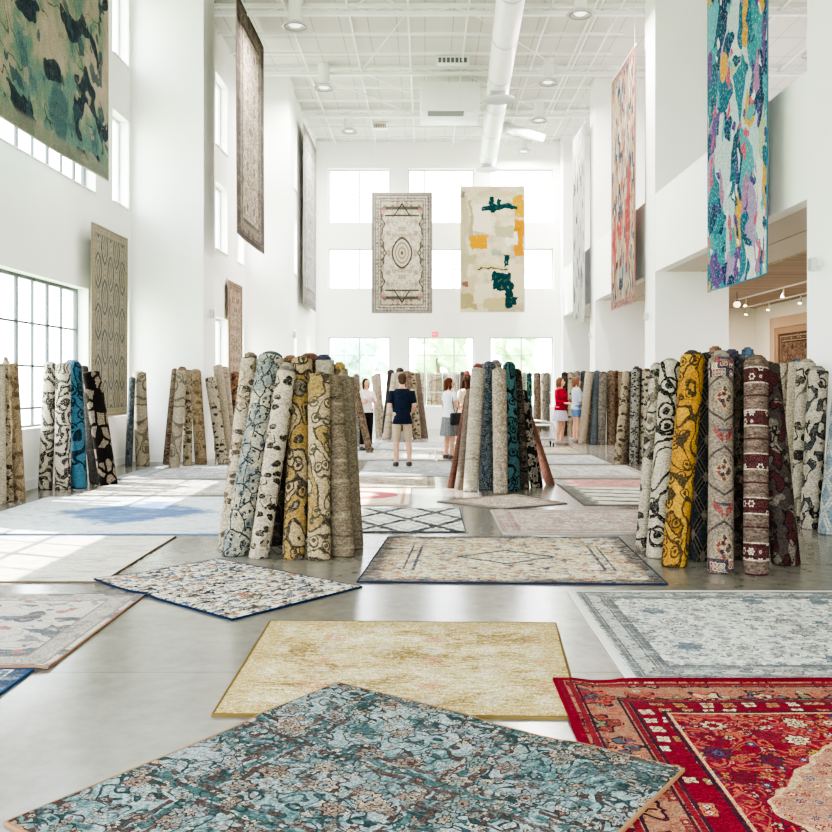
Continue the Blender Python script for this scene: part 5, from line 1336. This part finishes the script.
# ------------------------------------------------------------------ fixtures
def ceil_light(x, y, r, drop, lab, power=110):
    t = empty('ceiling_light', (x, y, CZ - drop), lab, 'ceiling light', 'round white ceiling lights')
    obj('canister', lathe(bmesh.new(), [(0, drop), (r*.48, drop), (r*.48, .1), (r*.5, .08)], 28), WMETAL, t)
    obj('flared_rim', lathe(bmesh.new(), [(r*.5, .1), (r*.62, .08), (r*.95, .03), (r, .015), (r*.99, 0), (r*.9, .008), (r*.72, .035), (r*.6, .05), (r*.45, .055)], 36), plain('grey_white_metal', '#c4c4c2', .4), t)
    obj('baffle_ring', lathe(bmesh.new(), [(r*.8, .012), (r*.8, -.006), (r*.74, -.006), (r*.74, .012)], 32), plain('baffle_grey', '#8f8f8e', .5), t)
    obj('diffuser', lathe(bmesh.new(), [(0, .02), (r*.35, .022), (r*.46, .05)], 28), plain('lamp_diffuser', '#dcdcd8', .5, emit='#fff6e6', est=.6), t)
    l = bpy.data.lights.new('lamp', 'AREA'); l.shape = 'DISK'; l.size = r*1.4; l.energy = power; l.color = (1, .97, .93)
    lo = bpy.data.objects.new('lamp', l); link(lo, t); lo.location = (0, 0, -.03)
nth = ['nearest', 'second', 'third', 'farthest']
for i, (x, y) in enumerate(((-2.65, 18.6), (-2.5, 22.5), (-2.2, 26.4))): ceil_light(x, y, .29, .6, '%s round ceiling light in the left row' % ['nearest visible', 'middle', 'farthest'][i])
for i, (x, y) in enumerate(((3.07, 18.0), (2.99, 22.1), (3.17, 25.3), (3.1, 28.7))): ceil_light(x, y, .28, .6, '%s round ceiling light in the right row' % nth[i])
ceil_light(8.6, 20.2, .28, .6, 'round ceiling light above the mezzanine at top right')
# ---- spiral duct with outlets
du = empty('air_duct', (1.55, 9, 8.6), 'long round white ventilation duct under the ceiling', 'air duct')
p0, p1 = Vector((1.3, 8.5, 8.68)), Vector((2.0, 28.9, 8.62)); o0 = Vector((1.55, 9, 8.6))
obj('main_pipe', T([p0 - o0, p1 - o0], .27, 28), WMETAL, du)
for i in range(9):
    c = p0.lerp(p1, (i + .5) / 9) - o0; obj('joint_band', T([c - Vector((0, .03, 0)), c + Vector((0, .03, 0))], .279, 28), plain('grey_white_metal', '#c4c4c2', .4), du)
for t_, lab in ((.64, 'air outlet'), (.985, 'end outlet')):
    c = p0.lerp(p1, t_) - o0 + Vector((0, 0, -.27))
    obj('air_outlet', lathe(bmesh.new(), [(.2, .1), (.22, -.06), (.38, -.12), (.39, -.14), (.3, -.13), (.22, -.1), (0, -.1)], 32, c), plain('outlet_grey', '#aeb0b0', .4), du)
c = p0.lerp(p1, .86) - o0
obj('branch_pipe', T([c, c + Vector((.5, 0, .12)), c + Vector((.75, .0, .12)), c + Vector((1.5, 0, -.12))], [.16, .16, .14, .13], 16), WMETAL, du)
obj('branch_collar', T([c + Vector((.42, 0, .0)), c + Vector((.47, 0, .3))], .2, 18), plain('grey_white_metal', '#c4c4c2', .4), du)
# ---- air handling box and ceiling vents
ah = empty('air_handler', (.62, 23.2, 8.28), 'square white air handling unit hung from the ceiling', 'air handler')
obj('casing', B(-.74, .74, -.7, .7, 0, .7, .03), WMETAL, ah)
bm = bmesh.new()
for i in range(5): box(bm, -.55, .35, -.6 + i*.09, -.55 + i*.09, -.012, .0)
obj('intake_grille', bm, plain('grille_grey', '#77797a', .5), ah)
obj('control_box', B(.36, .58, -.62, -.25, -.03, .0), WMETAL, ah)
for x in (-.6, .6):
    for y in (-.55, .55): obj('hanger_rod', T([(x, y, .7), (x, y, CZ - 8.28)], .012, 6), WMETAL, ah)
def vent(x, y, w, lab, c):
    t = empty('ceiling_vent', (x, y, 9.2), lab, 'ceiling vent')
    obj('vent_body', B(-w/2, w/2, -.12, .12, .02, .2, .01), WMETAL, t)
    bm = bmesh.new()
    for i in range(7): box(bm, -w/2 + .03 + i*(w-.06)/7, -w/2 + .03 + i*(w-.06)/7 + (w-.06)/7*.7, -.125, .1, .03, .15)
    obj('louvre', bm, plain('louvre_' + c.lstrip('#'), c, .5), t)
vent(.68, 22.0, .78, 'slotted grey ceiling vent above the air handling unit', '#6c6e70')
vent(-1.35, 27.6, .42, 'small brownish ceiling vent in the far left ceiling', '#9a7b70')
# ---- exit sign
ex = empty('exit_sign', (px(435), BY - .02, pz(337)), 'small red exit sign on the back wall above the middle window', 'exit sign')
obj('sign_box', B(-.1, .1, -.04, .018, 0, .17, .008), plain('exit_red', '#d8455c', .5, emit='#ff4a66', est=.5), ex)
bm = bmesh.new(); zz = .05; hh = .07
def stroke(x0, z0, x1, z1, w=.008):
    a, b = Vector((x0, -.042, z0)), Vector((x1, -.042, z1)); d = (b - a).normalized(); n = Vector((d.z, 0, -d.x)) * w / 2
    bm.faces.new([bm.verts.new(q) for q in (a - n, b - n, b + n, a + n)])
x = -.07
for s_ in (((0,0,0,1),(0,1,.8,1),(0,.5,.7,.5),(0,0,.8,0)), ((0,0,.8,1),(0,1,.8,0)), ((.4,0,.4,1),), ((.4,0,.4,1),(0,1,.8,1))):
    for (a, b, c_, d_) in s_: stroke(x + a*.032, zz + b*hh, x + c_*.032, zz + d_*hh)
    x += .037
obj('lettering', bm, plain('exit_white', '#ffffff', .5), ex, False)
# ---- small wall devices
def speaker(x, y, z, nx, lab, s=1.):
    t = empty('wall_speaker', (x, y, z), lab, 'speaker')
    obj('bracket', B(min(0, nx*.09*s), max(0, nx*.09*s), -.02*s, .02*s, -.02*s, .02*s), WMETAL, t)
    obj('cabinet', B(*sorted((nx*.07*s, nx*.2*s)), -.1*s, .1*s, -.14*s, .14*s, .015), plain('device_grey', '#c9c9c8', .5), t)
    obj('grille', B(*sorted((nx*.2*s, nx*.206*s)), -.08*s, .08*s, -.12*s, .12*s), plain('device_grille', '#a5a5a4', .6), t)
speaker(-4.3, 18.0, 2.9, 1, 'small white speaker on inner face of the left white pier', .6)
speaker(-3.48, 23.7, 2.78, 1, 'small white speaker on the far left pier', .6)
speaker(RX, 17.8, 2.83, -1, 'small speaker on the inner face of the right pier behind the right front stack', .55)
speaker(RX, 23.9, 2.75, -1, 'small speaker on inner face of the middle right pier', .55)
speaker(RX, 10.15, 2.86, -1, 'white bracketed speaker on the near right white pier at right edge', .55)
# ---- track lights below the mezzanine
def track(x, y0, y1, ys, lab, glow):
    z = SZ0 - .06
    t = empty('track_light', (x, (y0 + y1)/2, z), lab, 'track light'); c = (y0 + y1)/2
    obj('track', B(-.02, .02, y0 - c, y1 - c, 0, .03), WMETAL, t)
    for y in ys:
        h = T([(0, y - c, -.02), (0, y - c, -.1), (-.05, y - c - .06, -.2)], [.015, .015, .045], 12); sp = obj('spot_head', h, WMETAL, t)
        q = obj('spot_lens', lathe(bmesh.new(), [(0, 0), (.04, 0)], 14, (-.052, y - c - .062, -.205)), plain('warm_lens', '#fff0d0', .4, emit='#ffdca8', est=8.), sp)
track(8.88, 20.5, 25.4, (25.1, 23.5, 21.5), 'white ceiling track with three spotlights near the warm wall', 1)
track(7.84, 18.3, 23.0, (19.9, 22.2), 'white ceiling track with glowing spot nearer to the hall', 1)
pd = empty('globe_pendant', (7.2, 21.0, 3.3), 'small glass globe lamp below the plank ceiling', 'pendant lamp')
obj('globe', ball(bmesh.new(), (0, 0, .04), .08, .08, .08, 20, 14), plain('frosted_globe', '#e4dccf', .3, emit='#ffe6c0', est=.8), pd)
obj('cord', T([(0, 0, .12), (0, 0, .33)], .008, 6), GMETAL, pd); obj('cap', lathe(bmesh.new(), [(0, .14), (.04, .14), (.05, .1)], 14), GMETAL, pd)
for x, y in ((7.5, 12.5), (7.5, 16), (7.5, 20), (7.5, 23.5)):
    l = bpy.data.lights.new('warm_downlight', 'AREA'); l.shape = 'DISK'; l.size = .5; l.energy = 30; l.color = (1, .9, .78)
    o = link(bpy.data.objects.new('warm_downlight', l)); o.location = (x, y, SZ0 - .12)
# ---- metal cart by the middle stack
cx, cy, _ = at(540.5, 446.5)
ct_ = empty('flat_cart', (cx, cy, 0), 'low metal cart with curved chrome handle right of the middle stack', 'cart')
obj('handle_tube', T([(.3, -.2, .1), (.3, -.2, .46), (.26, -.2, .56), (.16, -.2, .6), (-.3, -.2, .64), (-.42, -.2, .58), (-.44, -.2, .1)], .02, 10), CHROME, ct_)
obj('handle_tube', T([(.3, .3, .1), (.3, .3, .46), (.26, .3, .56), (.16, .3, .6), (-.3, .3, .64), (-.42, .3, .58), (-.44, .3, .1)], .02, 10), CHROME, ct_)
obj('deck', B(-.46, .33, -.24, .34, .16, .2, .01), plain('cart_grey', '#8d8b86', .5), ct_)
obj('top_shelf', B(-.4, .24, -.2, .3, .5, .53, .01), plain('cart_pale', '#c9c6c0', .5), ct_)
for x in (-.4, .28):
    for y in (-.2, .3): obj('wheel', T([(x - .02, y, .06), (x + .02, y, .06)], .06, 16), plain('wheel_black', '#2b2b2b', .6), ct_)

# ------------------------------------------------------------------ light
w = bpy.data.worlds.new('sky'); SC.world = w; w.use_nodes = True
nt = w.node_tree; bg = nt.nodes['Background']
tc = nt.nodes.new('ShaderNodeTexCoord'); sp = nt.nodes.new('ShaderNodeSeparateXYZ'); rp = nt.nodes.new('ShaderNodeValToRGB')
rp.color_ramp.elements[0].position = .0; rp.color_ramp.elements[0].color = (.86, .9, .92, 1)
rp.color_ramp.elements[1].position = .6; rp.color_ramp.elements[1].color = (.83, .92, 1, 1)
nt.links.new(tc.outputs['Generated'], sp.inputs[0]); nt.links.new(sp.outputs[2], rp.inputs[0]); nt.links.new(rp.outputs[0], bg.inputs[0])
bg.inputs[1].default_value = 7.0
sun = bpy.data.lights.new('sun', 'SUN'); sun.energy = 11; sun.angle = .012; sun.color = (1, .96, .9)
so = link(bpy.data.objects.new('sun', sun)); so.rotation_euler = Vector((.93, -.36, -1.02)).to_track_quat('-Z', 'Y').to_euler()

cam = bpy.data.cameras.new('camera'); co = link(bpy.data.objects.new('camera', cam)); co.location = (0, 0, CH); co.rotation_euler = (PI/2, 0, 0)
cam.sensor_width = 36; cam.lens = F / 832 * 36; cam.shift_x = -(XV - 416) / 832; cam.shift_y = -(416 - YH) / 832; cam.clip_end = 300
SC.camera = co
SC.view_settings.view_transform = 'AgX'; SC.view_settings.look = 'AgX - High Contrast'; SC.view_settings.exposure = 1.18
SC.cycles.max_bounces = 10; SC.cycles.diffuse_bounces = 6; SC.cycles.glossy_bounces = 4; SC.cycles.transparent_max_bounces = 12
SC.cycles.sample_clamp_indirect = 8
